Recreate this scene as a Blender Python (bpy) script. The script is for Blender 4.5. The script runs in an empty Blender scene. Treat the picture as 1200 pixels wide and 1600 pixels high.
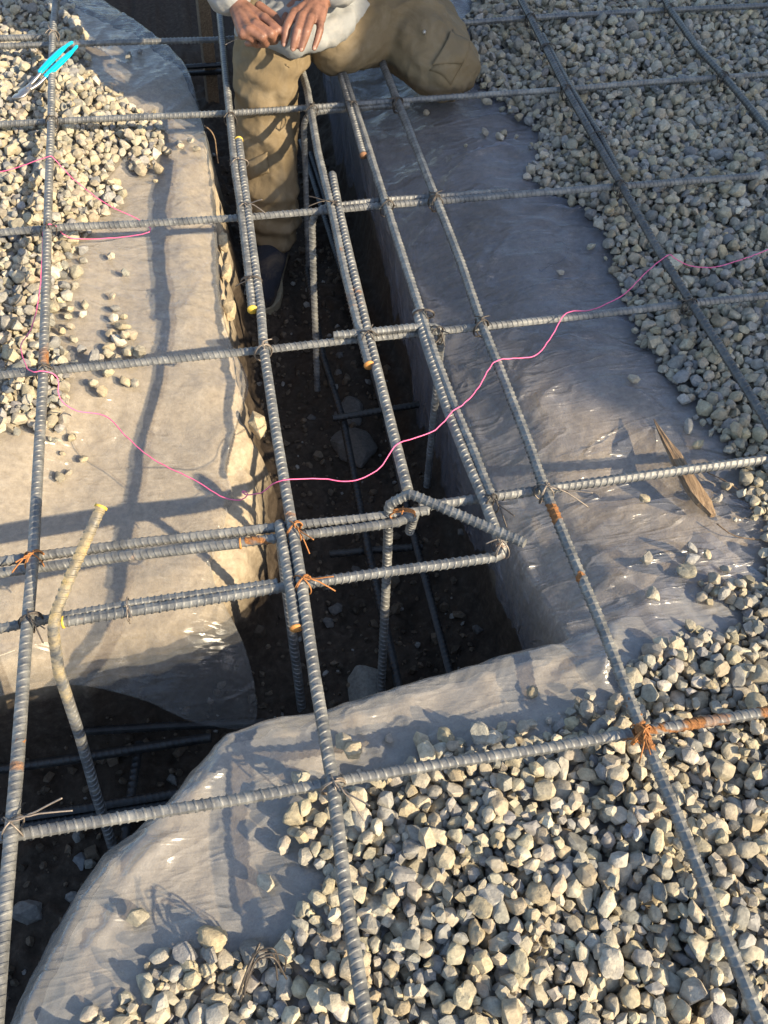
import bpy, bmesh, math, random
import numpy as np
from mathutils import Vector, Matrix

random.seed(7)
rng = np.random.default_rng(7)
SC = bpy.context.scene
COL = SC.collection

# ------------------------------------------------------------------ camera
cam_d = bpy.data.cameras.new('camera')
cam = bpy.data.objects.new('camera', cam_d)
COL.objects.link(cam)
cam.matrix_world = Matrix(((0.98346321, 0.12599823, -0.13009439, 0.35839383),
                           (-0.1792326, 0.78022447, -0.59927076, -0.46664421),
                           (0.02599577, 0.61267791, 0.78990506, 1.16570782),
                           (0, 0, 0, 1)))
cam_d.sensor_fit = 'VERTICAL'
cam_d.sensor_height = 24.0
cam_d.sensor_width = 18.0
cam_d.lens = 1454.62 / 1600.0 * 24.0
cam_d.clip_start = 0.02
cam_d.clip_end = 500
SC.camera = cam

# ------------------------------------------------------------------ sky, sun, exposure
SUN = Vector((1.35, -1.2, 1.0)).normalized()
world = bpy.data.worlds.new('World')
SC.world = world
world.use_nodes = True
wn = world.node_tree
bg = wn.nodes['Background']
sky = wn.nodes.new('ShaderNodeTexSky')
sky.sky_type = 'NISHITA'
sky.sun_disc = False
sky.sun_elevation = math.asin(SUN.z)
sky.sun_rotation = math.atan2(SUN.x, SUN.y)
wn.links.new(sky.outputs[0], bg.inputs[0])
bg.inputs[1].default_value = 0.15
sl = bpy.data.lights.new('sun', 'SUN')
sl.energy = 4.75
sl.angle = math.radians(0.5)
sl.color = (1.0, 0.835, 0.58)
so = bpy.data.objects.new('sun', sl)
COL.objects.link(so)
so.rotation_euler = SUN.to_track_quat('Z', 'Y').to_euler()
SC.view_settings.view_transform = 'Standard'
SC.view_settings.look = 'None'
SC.view_settings.gamma = 1
SC.view_settings.exposure = 1.22
SC.view_settings.use_curve_mapping = False

# ------------------------------------------------------------------ helpers
def link(o, parent=None):
    COL.objects.link(o)
    if parent is not None:
        o.parent = parent
    return o

def tag(o, label=None, cat=None, group=None, kind=None):
    if label: o['label'] = label
    if cat: o['category'] = cat
    if group: o['group'] = group
    if kind: o['kind'] = kind
    return o

def mesh_np(name, v, f, smooth=True):
    """v (N,3); f (M,k) int array with constant k."""
    v = np.asarray(v, np.float32); f = np.asarray(f, np.int32)
    me = bpy.data.meshes.new(name)
    k = f.shape[1]
    me.vertices.add(len(v)); me.vertices.foreach_set('co', v.ravel())
    me.loops.add(f.size); me.loops.foreach_set('vertex_index', f.ravel())
    me.polygons.add(len(f))
    me.polygons.foreach_set('loop_start', np.arange(0, f.size, k, dtype=np.int32))
    me.polygons.foreach_set('loop_total', np.full(len(f), k, np.int32))
    me.update(calc_edges=True)
    if smooth:
        me.polygons.foreach_set('use_smooth', np.ones(len(f), bool))
    return me

def obj(name, me, mat, parent=None):
    if mat is not None:
        me.materials.clear(); me.materials.append(mat)
    return link(bpy.data.objects.new(name, me), parent)

def empty(name, loc=(0, 0, 0)):
    o = bpy.data.objects.new(name, None)
    o.empty_display_size = 0.02
    o.location = loc
    return link(o)

_L = rng.random((3, 64, 64)).astype(np.float32)
def vnoise(x, y, ch=0):
    x = np.asarray(x, float); y = np.asarray(y, float)
    xi = np.floor(x).astype(int); yi = np.floor(y).astype(int)
    fx = x - xi; fy = y - yi
    fx = fx*fx*fx*(fx*(fx*6-15)+10); fy = fy*fy*fy*(fy*(fy*6-15)+10)
    t = _L[ch]
    a = t[xi % 64, yi % 64]; b = t[(xi+1) % 64, yi % 64]
    c = t[xi % 64, (yi+1) % 64]; d = t[(xi+1) % 64, (yi+1) % 64]
    return (a*(1-fx)+b*fx)*(1-fy) + (c*(1-fx)+d*fx)*fy - 0.5
def fbm(x, y, oct=4, ch=0, gain=0.5):
    s = 0; a = 1.0; f = 1.0
    for k in range(oct):
        s = s + a*vnoise(x*f+13.7*k, y*f+7.1*k, ch); a *= gain; f *= 2.03
    return s
def fbm3(p, f, oct=3):
    return (fbm(p[:, 0]*f, p[:, 1]*f + p[:, 2]*f*0.61, oct, 0) + fbm(p[:, 1]*f+5, p[:, 2]*f - p[:, 0]*f*0.37, oct, 1)
            + fbm(p[:, 2]*f+9, p[:, 0]*f + p[:, 1]*f*0.43, oct, 2)) * 0.6
def sstep(a, b, x):
    t = np.clip((x-a)/(b-a), 0, 1)
    return t*t*(3-2*t)

# ------------------------------------------------------------------ materials
class NT:
    def __init__(s, name):
        s.m = bpy.data.materials.new(name); s.m.use_nodes = True
        s.t = s.m.node_tree; s.t.nodes.clear()
        s.out = s.n('ShaderNodeOutputMaterial')
    def n(s, ty, **kw):
        nd = s.t.nodes.new(ty)
        for k, v in kw.items():
            if k.startswith('i_'):
                key = k[2:].replace('_', ' ')
                nd.inputs[key].default_value = v
            else:
                setattr(nd, k, v)
        return nd
    def l(s, a, b): s.t.links.new(a, b)
    def noise(s, scale, detail=4, rough=0.6, vec=None, dist=0.0):
        nd = s.n('ShaderNodeTexNoise'); nd.inputs['Scale'].default_value = scale
        nd.inputs['Detail'].default_value = detail; nd.inputs['Roughness'].default_value = rough
        nd.inputs['Distortion'].default_value = dist
        if vec is not None: s.l(vec, nd.inputs['Vector'])
        return nd.outputs['Fac']
    def ramp(s, fac, stops):
        r = s.n('ShaderNodeValToRGB'); e = r.color_ramp.elements
        while len(e) < len(stops): e.new(0.5)
        for q, (p, c) in zip(e, stops):
            q.position = p; q.color = (*c, 1) if len(c) == 3 else c
        s.l(fac, r.inputs[0]); return r.outputs[0]
    def mix(s, fac, a, b, mode='MIX'):
        x = s.n('ShaderNodeMix', data_type='RGBA', blend_type=mode)
        for sock, val in ((x.inputs[0], fac), (x.inputs[6], a), (x.inputs[7], b)):
            if isinstance(val, (int, float)): sock.default_value = val
            elif isinstance(val, tuple): sock.default_value = (*val, 1) if len(val) == 3 else val
            else: s.l(val, sock)
        return x.outputs[2]
    def math(s, op, a, b=0.0, clamp=False):
        x = s.n('ShaderNodeMath', operation=op); x.use_clamp = clamp
        for sock, val in ((x.inputs[0], a), (x.inputs[1], b)):
            if isinstance(val, (int, float)): sock.default_value = val
            else: s.l(val, sock)
        return x.outputs[0]
    def bump(s, h, strength, dist, prev=None):
        b = s.n('ShaderNodeBump'); b.inputs['Strength'].default_value = strength
        b.inputs['Distance'].default_value = dist; s.l(h, b.inputs['Height'])
        if prev is not None: s.l(prev, b.inputs['Normal'])
        return b.outputs[0]
    def bsdf(s, color, rough=0.8, metal=0.0, normal=None, spec=0.5, link_out=True):
        p = s.n('ShaderNodeBsdfPrincipled')
        for key, val in (('Base Color', color), ('Roughness', rough), ('Metallic', metal), ('Specular IOR Level', spec)):
            if isinstance(val, (int, float)): p.inputs[key].default_value = val
            elif isinstance(val, tuple): p.inputs[key].default_value = (*val, 1)
            else: s.l(val, p.inputs[key])
        if normal is not None: s.l(normal, p.inputs['Normal'])
        if link_out: s.l(p.outputs[0], s.out.inputs[0])
        return p
    def co(s, which='Object'): return s.n('ShaderNodeTexCoord').outputs[which]
    def geo(s): return s.n('ShaderNodeNewGeometry').outputs['Position']

def mat_plain(name, c, rough=0.6, metal=0.0, nscale=60, amt=0.25, bump=0.15, bdist=0.001):
    t = NT(name); v = t.co()
    f = t.noise(nscale, 5, 0.65, v)
    c2 = tuple(max(0, x*(1-amt)) for x in c); c1 = tuple(min(1, x*(1+amt)) for x in c)
    t.bsdf(t.ramp(f, [(0.3, c2), (0.7, c1)]), rough, metal, t.bump(f, bump, bdist))
    return t.m

def mat_stone(name, attr):
    t = NT(name); v = t.geo()
    if attr:
        a = t.n('ShaderNodeAttribute', attribute_name='tint'); base = a.outputs['Color']
    else:
        base = t.n('ShaderNodeObjectInfo').outputs['Color']
    f = t.noise(140, 6, 0.7, v); g = t.noise(900, 3, 0.6, v)
    c = t.mix(t.ramp(f, [(0.35, (0, 0, 0)), (0.7, (1, 1, 1))]), t.mix(1.0, base, (0.70, 0.69, 0.68), 'MULTIPLY'), t.mix(1.0, base, (1.22, 1.2, 1.14), 'MULTIPLY'))
    sp = t.ramp(g, [(0.60, (0, 0, 0)), (0.68, (1, 1, 1))])
    c = t.mix(t.math('MULTIPLY', sp, 0.45), c, (0.12, 0.115, 0.105))
    pit = t.noise(420, 4, 0.7, v)
    n = t.bump(f, 0.6, 0.004); n = t.bump(pit, 0.6, 0.0018, n); n = t.bump(g, 0.3, 0.0008, n)
    t.bsdf(c, 0.92, 0, n, 0.25)
    return t.m

def mat_soil():
    t = NT('soil'); v = t.geo()
    sep = t.n('ShaderNodeSeparateXYZ'); t.l(v, sep.inputs[0])
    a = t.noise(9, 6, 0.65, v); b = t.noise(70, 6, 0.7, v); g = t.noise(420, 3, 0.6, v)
    # dry, dusty crust on top; dark earth below, its colour deepened for trench shade
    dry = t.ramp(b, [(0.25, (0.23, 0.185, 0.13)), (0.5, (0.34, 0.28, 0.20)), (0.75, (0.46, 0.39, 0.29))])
    trench_dark = t.ramp(b, [(0.25, (0.024, 0.018, 0.013)), (0.55, (0.050, 0.038, 0.028)), (0.8, (0.09, 0.073, 0.056))])
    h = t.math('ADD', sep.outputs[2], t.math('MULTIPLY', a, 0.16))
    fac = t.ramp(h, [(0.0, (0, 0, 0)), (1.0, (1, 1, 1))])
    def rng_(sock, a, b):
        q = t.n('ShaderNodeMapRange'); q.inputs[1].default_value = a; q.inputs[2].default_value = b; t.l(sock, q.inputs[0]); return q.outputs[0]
    shade_mask = t.math('MULTIPLY', rng_(t.math('ADD', sep.outputs[1], t.math('MULTIPLY', a, .5)), .80, 1.12), rng_(sep.outputs[0], .62, .74))  # shade around the right sheet, painted into the soil colour by position
    dry = t.mix(shade_mask, dry, t.ramp(b, [(0.25, (0.105, 0.088, 0.068)), (0.75, (0.21, 0.175, 0.135))]))
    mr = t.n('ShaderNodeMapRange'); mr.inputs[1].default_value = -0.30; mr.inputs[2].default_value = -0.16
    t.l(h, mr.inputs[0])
    c = t.mix(mr.outputs[0], trench_dark, dry)
    n = t.bump(b, 0.45, 0.005); n = t.bump(g, 0.5, 0.0015, n)
    t.bsdf(c, 0.95, 0, n, 0.15)
    return t.m

def mat_film(name, wr, fac0, tone):
    t = NT(name); v = t.geo()
    mp = t.n('ShaderNodeMapping'); mp.inputs['Scale'].default_value = (1, 1, 0.35); t.l(v, mp.inputs[0])
    big = t.noise(5, 3, 0.5, mp.outputs[0], 1.2)
    mp2 = t.n('ShaderNodeMapping'); mp2.inputs['Rotation'].default_value = (0, 0, 0.6); mp2.inputs['Scale'].default_value = (1.0, 3.2, 1.6); t.l(v, mp2.inputs[0])
    def crease(scale, rot, st, dist, w):
        q = t.n('ShaderNodeMapping'); q.inputs['Rotation'].default_value = (0, 0, rot); q.inputs['Scale'].default_value = st; t.l(v, q.inputs[0])
        nn_ = t.noise(scale, 2, 0.45, q.outputs[0], dist)
        d_ = t.math('ABSOLUTE', t.math('SUBTRACT', nn_, 0.5))
        return t.math('SUBTRACT', 1.0, t.math('DIVIDE', d_, w), True)
    c1 = crease(4.0, .5, (1, 2.6, 1.5), 1.0, .04); c2 = crease(11, -.35, (1, 2.2, 1.2), 2.0, .07); c3 = crease(24, .8, (1, 3.0, 1.4), 1.5, .10); c4 = crease(5, 1.0, (1, 9, .5), .35, .045); c5 = crease(4.5, .25, (1, 8, .4), .4, .04)
    dust = t.noise(26, 8, 0.72, v)
    speck = t.noise(330, 2, 0.5, v)
    dm = t.ramp(dust, [(0.52, (0, 0, 0)), (0.72, (1, 1, 1))])
    sm = t.ramp(speck, [(0.56, (0, 0, 0)), (0.64, (1, 1, 1))])
    dfac = t.math('MULTIPLY', t.math('MULTIPLY', dm, t.math('ADD', t.math('MULTIPLY', sm, 0.7), 0.3)), 0.55)
    n = t.bump(c1, 0.65*wr, 0.010); n = t.bump(c4, 0.45*wr, 0.008, n); n = t.bump(c5, 0.35*wr, 0.007, n); n = t.bump(big, 0.35, 0.05, n)
    body = t.bsdf(t.mix(dfac, tone, (0.52, 0.46, 0.38)), 0.22, 0, n, 0.9, False)
    body.inputs['Coat Weight'].default_value = 0.7; body.inputs['Coat Roughness'].default_value = 0.27; t.l(n, body.inputs['Coat Normal'])
    tr = t.n('ShaderNodeBsdfTransparent'); tr.inputs[0].default_value = (0.93, 0.93, 0.94, 1)
    lw = t.n('ShaderNodeLayerWeight'); lw.inputs[0].default_value = 0.35
    fac = t.math('ADD', t.math('MULTIPLY', lw.outputs['Facing'], 0.40), fac0)
    fac = t.math('ADD', fac, t.math('MULTIPLY', dfac, 0.5), True)
    ms = t.n('ShaderNodeMixShader'); t.l(fac, ms.inputs[0]); t.l(tr.outputs[0], ms.inputs[1]); t.l(body.outputs[0], ms.inputs[2])
    t.l(ms.outputs[0], t.out.inputs[0])
    return t.m

def mat_rebar(name, rust=0.25, dark=1.0, r0=(0.11, 0.042, 0.014), r1=(0.29, 0.125, 0.036)):
    t = NT(name); v = t.geo()
    oi = t.n('ShaderNodeObjectInfo')
    f = t.noise(38, 6, 0.7, v); g = t.noise(9, 3, 0.5, v); k = t.noise(500, 2, 0.5, v)
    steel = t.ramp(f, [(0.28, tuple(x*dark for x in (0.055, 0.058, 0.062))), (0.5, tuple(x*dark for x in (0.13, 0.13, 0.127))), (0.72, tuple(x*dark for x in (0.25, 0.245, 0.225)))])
    s = t.math('ADD', t.math('MULTIPLY', g, 0.75), t.math('MULTIPLY', f, 0.4))
    at = t.n('ShaderNodeAttribute', attribute_name='rust')
    s = t.math('ADD', s, t.math('SUBTRACT', t.math('MULTIPLY', at.outputs['Fac'], .48), .12))
    rm = t.ramp(s, [(0.70 - 0.25*rust, (0, 0, 0)), (0.80 - 0.18*rust, (1, 1, 1))])
    rc = t.ramp(k, [(0.3, r0), (0.7, r1)])
    c = t.mix(rm, steel, rc)
    mtl = t.math('MULTIPLY', t.math('SUBTRACT', 1.0, rm), 0.22)
    ro = t.math('ADD', t.math('MULTIPLY', rm, 0.4), t.math('ADD', t.math('MULTIPLY', f, 0.30), 0.34))
    t.bsdf(c, ro, mtl, t.bump(f, 0.25, 0.0008), 0.5)
    return t.m

def mat_cloth(name, c, wscale=900, stain=None, stain_amt=0.5):
    t = NT(name); v = t.co()
    f = t.noise(7, 5, 0.6, v); w = t.n('ShaderNodeTexWave'); w.inputs['Scale'].default_value = wscale*0.3
    w.inputs['Distortion'].default_value = 1.0; t.l(v, w.inputs['Vector'])
    cr = t.noise(26, 3, 0.55, v, 1.4); g = t.noise(1200, 2, 0.5, v)
    col = t.ramp(f, [(0.3, tuple(x*0.78 for x in c)), (0.7, tuple(min(1, x*1.12) for x in c))])
    if stain:
        s = t.noise(11, 6, 0.7, v, 0.6)
        col = t.mix(t.math('MULTIPLY', t.ramp(s, [(0.5, (0, 0, 0)), (0.72, (1, 1, 1))]), stain_amt), col, stain)
    n = t.bump(cr, 0.35, 0.006); n = t.bump(g, 0.3, 0.0006, n)
    t.bsdf(col, 0.95, 0, n, 0.2)
    return t.m

M_STONE = mat_stone('gravel_stone', False)
M_STONE_A = mat_stone('gravel_mass', True)
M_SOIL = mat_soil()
M_FILM = mat_film('clear_polythene_film', .42, .17, (0.33, 0.325, 0.315))
M_FILM_MILKY = mat_film('milky_polythene_film', .35, .33, (0.37, 0.36, 0.345))
M_FILM_CREASED = mat_film('creased_polythene_film', .75, .17, (0.28, 0.285, 0.33))
M_BAR = mat_rebar('mill_steel', 0.0)
M_BAR_RUST = mat_rebar('rusting_steel', 0.12)
M_BAR_YEL = mat_rebar('ochre_dusted_steel', 0.9, 1.0, (0.20, 0.15, 0.07), (0.36, 0.27, 0.12))
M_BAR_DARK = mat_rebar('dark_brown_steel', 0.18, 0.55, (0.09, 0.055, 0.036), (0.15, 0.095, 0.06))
M_BAR_LOW = mat_rebar('trench_shade_steel', -0.3, 0.17)  # same steel darkened: trench shade put into the colour of the low bars
M_TIE = mat_plain('annealed_wire', (0.075, 0.062, 0.052), 0.5, 0.5, 300)
M_TIE_RUST = mat_plain('rusty_wire', (0.33, 0.135, 0.040), 0.8, 0.1, 300)
M_TIE_BRIGHT = mat_plain('grey_wire', (0.20, 0.165, 0.135), 0.5, 0.4, 300)
M_YEL = mat_plain('yellow_end_paint', (0.58, 0.38, 0.05), 0.6, 0, 150)
M_ORG = mat_plain('orange_cut_end', (0.46, 0.20, 0.05), 0.7, 0, 150)
M_RUSTEND = mat_plain('rusty_cut_end', (0.20, 0.10, 0.05), 0.8, 0.2, 150)
M_PINK = mat_plain('pink_string', (0.74, 0.12, 0.27), 0.55, 0, 800, 0.2)
M_TEAL = mat_plain('turquoise_grip', (0.0, 0.42, 0.62), 0.35, 0, 40, 0.06, 0.05)
M_TOOL = mat_plain('tool_steel', (0.33, 0.31, 0.29), 0.35, 0.85, 90)
M_WOOD = NT('weathered_wood')
_v = M_WOOD.co(); _mp = M_WOOD.n('ShaderNodeMapping'); _mp.inputs['Scale'].default_value = (1, 0.06, 1); M_WOOD.l(_v, _mp.inputs[0])
_f = M_WOOD.noise(240, 5, 0.7, _mp.outputs[0])
M_WOOD.bsdf(M_WOOD.ramp(_f, [(0.3, (0.09, 0.055, 0.03)), (0.55, (0.21, 0.14, 0.08)), (0.75, (0.36, 0.26, 0.16))]), 0.85, 0, M_WOOD.bump(_f, 0.8, 0.003))
M_WOOD = M_WOOD.m
M_SKIN = NT('skin')
_f = M_SKIN.noise(40, 6, 0.65, M_SKIN.geo()); _g = M_SKIN.noise(600, 3, 0.6, M_SKIN.geo())
_p = M_SKIN.bsdf(M_SKIN.ramp(_f, [(0.3, (0.085, 0.040, 0.027)), (0.5, (0.185, 0.088, 0.058)), (0.75, (0.245, 0.120, 0.080))]), 0.5, 0, M_SKIN.bump(_g, 0.25, 0.0008), 0.4)
M_SKIN = M_SKIN.m
M_NAIL = mat_plain('finger_nail', (0.27, 0.15, 0.11), 0.35, 0, 80, 0.1)
M_TROUSER = mat_cloth('brown_canvas', (0.162, 0.122, 0.072), 900, (0.235, 0.19, 0.13), 0.55)
M_SHIRT = mat_cloth('grey_cotton', (0.235, 0.24, 0.24), 900, (0.36, 0.33, 0.29), 0.5)
M_BOOT = mat_cloth('dark_boot_leather', (0.022, 0.024, 0.032), 300, (0.13, 0.10, 0.07), 0.7)
M_SOLE = mat_plain('boot_rubber', (0.21, 0.18, 0.12), 0.85, 0, 90)
M_SNAP = mat_plain('snap_metal', (0.42, 0.40, 0.36), 0.4, 0.8, 90)
M_HAIR = mat_plain('dark_hair', (0.02, 0.015, 0.012), 0.6, 0, 200)
M_BLOCKER = mat_plain('blocker_paint', (0.42, 0.40, 0.36), 0.8, 0, 12, 0.1)
M_BLOCKER_TOP = mat_plain('blocker_shingle', (0.08, 0.075, 0.07), 0.95, 0, 40, 0.3)
M_GLASS = mat_plain('window_glass', (0.03, 0.035, 0.04), 0.06, 0, 3, 0.05, 0.0)
M_DIRT = mat_stone('dirt_clod', True)

# ------------------------------------------------------------------ ground
BACK = [p[:2] for p in [(-0.1513,0.3682,-0.2000), (-0.0985,0.3921,-0.2200), (-0.0108,0.4138,-0.2400), (0.0727,0.4185,-0.2500), (0.1603,0.4248,-0.2500), (0.2288,0.4588,-0.2500), (0.2716,0.5029,-0.2500), (0.3103,0.5497,-0.2500), (0.3262,0.6115,-0.2400), (0.3360,0.6963,-0.2300), (0.3450,0.7816,-0.2150), (0.3497,0.8377,-0.2050), (0.3410,0.8719,-0.1800), (0.3382,0.9119,-0.1650), (0.3313,0.9941,-0.1700), (0.3226,1.0809,-0.1750), (0.3205,1.1930,-0.1800), (0.3320,1.3384,-0.1700), (0.3365,1.4721,-0.1600), (0.3402,1.6445,-0.1500), (0.3286,1.8813,-0.1300), (0.2958,2.0940,-0.1200), (0.1875,2.3330,-0.1000)]]
TRENCH = np.array([(.86,.205),(.80,.185),(.70,.172),(.61,.16),(.52,.145),(.42,.13),(.33,.128),(.255,.118),(.195,.05),(.10,-.03),(.02,-.16),(-.06,-.32),(-.35,-.75),
                   (-1.6,-.75),(-1.6,BACK[0][1])]+BACK+[(-.1,2.66),(-1.6,3.4),(-1.6,4.0),(.76,4.0),(.755,2.6),(.745,2.0),
                   (.755,1.6),(.765,1.3),(.775,1.0),(.785,.8),(.795,.6),(.80,.45),(.825,.33)])
def sdist(P, poly):
    """signed distance, positive inside the polygon."""
    n = len(P); best = np.full(n, 1e9); ins = np.zeros(n, bool)
    for i in range(len(poly)):
        a = poly[i]; b = poly[(i+1) % len(poly)]
        ab = b-a; ap = P-a
        t = np.clip((ap@ab)/(ab@ab), 0, 1)
        d = ap - t[:, None]*ab
        best = np.minimum(best, np.einsum('ij,ij->i', d, d))
        cond = (a[1] > P[:, 1]) != (b[1] > P[:, 1])
        with np.errstate(divide='ignore', invalid='ignore'):
            xi = (b[0]-a[0])*(P[:, 1]-a[1])/(b[1]-a[1]) + a[0]
        ins ^= cond & (P[:, 0] < xi)
    d = np.sqrt(best)
    return np.where(ins, d, -d)
FLOOR = -0.505
REL = np.array([(.2,1.8,-.135),(.22,1.68,-.135),(.207,1.5,-.147),(.197,1.336,-.152),(.206,1.19,-.147),(.224,1.06,-.136),(.204,.916,-.15),(.173,.77,-.175),(.13,.69,-.20),(.08,.636,-.22),(.10,.578,-.228),(.05,.474,-.25),(-.1,.47,-.22),
  (.32,1.3,-.168),(.31,1.06,-.172),(.335,.925,-.162),(.306,.86,-.18),(.274,.80,-.20),(.26,.73,-.214),(.265,.676,-.216),(.25,.6,-.235),(.2,.5,-.25),(.33,.7,-.215),(.32,.58,-.24),(-.07,.586,-.16),(.06,.646,-.198),(.173,.676,-.215),(.144,1.424,-.145),(.093,1.766,-.095),
  (-.09,1.45,-.09),(-.1,1.1,-.10),(-.1,.8,-.115),(.02,1.0,-.115),(.02,1.3,-.105),(.0,1.9,-.09),(.25,2.1,-.10),(-.3,1.5,-.09),(-.3,1.0,-.10),(-.35,.6,-.13),(-.2,2.3,-.095)])
def left_relief(x, y):
    res = np.zeros(x.shape); mk = (x < .55) & (x > -1.2) & (y > .25) & (y < 3.0)
    if mk.any(): res[mk] = _left_relief(x[mk], y[mk])
    return res
def _left_relief(x, y):
    out = np.zeros(x.shape); w = np.full(x.shape, 1e-9)
    for a, b, z in REL:
        k = np.exp(-((x-a)**2+(y-b)**2)/(2*.085**2)) + 1e-5/(((x-a)**2+(y-b)**2)+.02)
        out += k*(z+.098); w += k
    return out/w*sstep(.55, .42, x)*sstep(.25, .42, y)*sstep(-1.2, -.5, x)*sstep(3.0, 2.4, y)
def top_z(x, y):
    x = np.asarray(x, float); y = np.asarray(y, float)
    shp = x.shape; rel = left_relief(x.ravel(), y.ravel()).reshape(shp)
    z = -0.098 + rel - 0.062*sstep(1.0, .77, x)*sstep(.62, .76, x)*sstep(.16, .36, y) + (0.022*fbm(x*4.2, y*4.2, 3, 1))*(1-.6*sstep(.5, .4, x)*sstep(.3, .4, y)) + 0.004*fbm(x*22, y*22, 3, 2)
    return z
def soil_z(x, y):
    x = np.asarray(x, float); y = np.asarray(y, float)
    sh = x.shape
    P = np.stack([x.ravel(), y.ravel()], 1)
    wob = 0.020*fbm(P[:, 0]*16, P[:, 1]*16, 3, 0) + 0.010*fbm(P[:, 0]*60, P[:, 1]*60, 2, 1)
    left = sstep(.60, .50, P[:, 0])*sstep(.30, .38, P[:, 1])
    front = sstep(.36, .26, P[:, 1])
    d = sdist(P, TRENCH) + .034*(1-left)*(1-front) + .004*front*(1-left) + .004*left + wob*(.35+.45*left)
    tz = top_z(P[:, 0], P[:, 1])
    tz = tz - 0.03*sstep(-0.07, 0.01, d)*(1 - sstep(.36, .26, P[:, 1])*sstep(.0, .08, P[:, 0]))
    fl = FLOOR + 0.030*fbm(P[:, 0]*7, P[:, 1]*7, 4, 2) + 0.016*fbm(P[:, 0]*45, P[:, 1]*45, 3, 0) + 0.05*(1-sstep(0.02, 0.13, d))
    k = sstep(0.0, 0.055, d)
    z = tz*(1-k) + fl*k + 0.012*fbm(P[:, 0]*38, P[:, 1]*38, 3, 1)*sstep(-0.03, 0.01, d)
    return z.reshape(sh)

def axis(lo, hi, step, far):
    a = list(np.arange(lo, hi+1e-6, step)); s = step
    v = hi
    while v < far: s *= 1.5; v += s; a.append(v)
    v = lo; s = step
    while v > -far: s *= 1.5; v -= s; a.insert(0, v)
    return np.array(a)
ax, ay = axis(-.62, 1.5, .0085, 120), axis(-.62, 2.9, .0085, 120)
gx, gy = np.meshgrid(ax, ay, indexing='ij')
gz = soil_z(gx, gy)
nx, ny = gx.shape
idx = np.arange(nx*ny).reshape(nx, ny)
quads = np.stack([idx[:-1, :-1].ravel(), idx[1:, :-1].ravel(), idx[1:, 1:].ravel(), idx[:-1, 1:].ravel()], 1)
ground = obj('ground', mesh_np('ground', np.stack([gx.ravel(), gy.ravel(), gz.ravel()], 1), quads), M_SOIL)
tag(ground, 'dug brown earth with an open footing trench through it', kind='structure')

# ------------------------------------------------------------------ unseen walled block added beyond the view to throw the right gravel's shade
def box(bm, lo, hi, mtx=None):
    vs = [bm.verts.new((x, y, z)) for x in (lo[0], hi[0]) for y in (lo[1], hi[1]) for z in (lo[2], hi[2])]
    for f in ((0, 1, 3, 2), (4, 6, 7, 5), (0, 4, 5, 1), (2, 3, 7, 6), (0, 2, 6, 4), (1, 5, 7, 3)):
        bm.faces.new([vs[i] for i in f])
    if mtx is not None:
        bmesh.ops.transform(bm, matrix=mtx, verts=vs)
    return vs
def bm_obj(name, bm, mat, parent=None, smooth=False, bevel=0.0):
    bmesh.ops.recalc_face_normals(bm, faces=bm.faces[:])
    me = bpy.data.meshes.new(name); bm.to_mesh(me); bm.free()
    if smooth:
        me.polygons.foreach_set('use_smooth', np.ones(len(me.polygons), bool))
    o = obj(name, me, mat, parent)
    if bevel:
        b = o.modifiers.new('bevel', 'BEVEL'); b.width = bevel; b.segments = 2
    return o
WA = Vector((6.46, -4.18, 0)); WD = Vector((-0.352, 0.936, 0)).normalized()
shade_block = empty('shade_block', (WA.x, WA.y, -0.1))
shade_block.rotation_euler.z = math.atan2(WD.y, WD.x)
tag(shade_block, 'unseen block added right of the gravel to shade it', 'shade_block')
hl = 6.6
bm = bmesh.new(); box(bm, (0, -4.0, -0.2), (hl, 0, 4.0)); bm_obj('wall', bm, M_BLOCKER, shade_block)
bm = bmesh.new()
for i in range(24): box(bm, (0.002, 0.001, 0.1+i*.16), (hl-.002, 0.02, 0.25+i*.16))
o = bm_obj('blocker_boards', bm, M_BLOCKER, shade_block); tag(o, kind='stuff')
bm = bmesh.new(); box(bm, (0, -4.0, 4.0), (hl, 0.001, 4.08)); bm_obj('blocker_top', bm, M_BLOCKER_TOP, shade_block)

# ------------------------------------------------------------------ polythene sheets
def smooth_curve(P, n):
    """Catmull-Rom resample of a polyline."""
    P = np.asarray(P, float)
    Q = np.vstack([2*P[0]-P[1], P, 2*P[-1]-P[-2]])
    out = []
    for i in range(1, len(Q)-2):
        m = max(2, int(n*np.linalg.norm(Q[i+1]-Q[i])))
        t = np.linspace(0, 1, m, endpoint=False)[:, None]
        p0, p1, p2, p3 = Q[i-1], Q[i], Q[i+1], Q[i+2]
        out.append(0.5*((2*p1) + (-p0+p2)*t + (2*p0-5*p1+4*p2-p3)*t*t + (-p0+3*p1-3*p2+p3)*t**3))
    out.append(P[-1:])
    return np.vstack(out)

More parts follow.
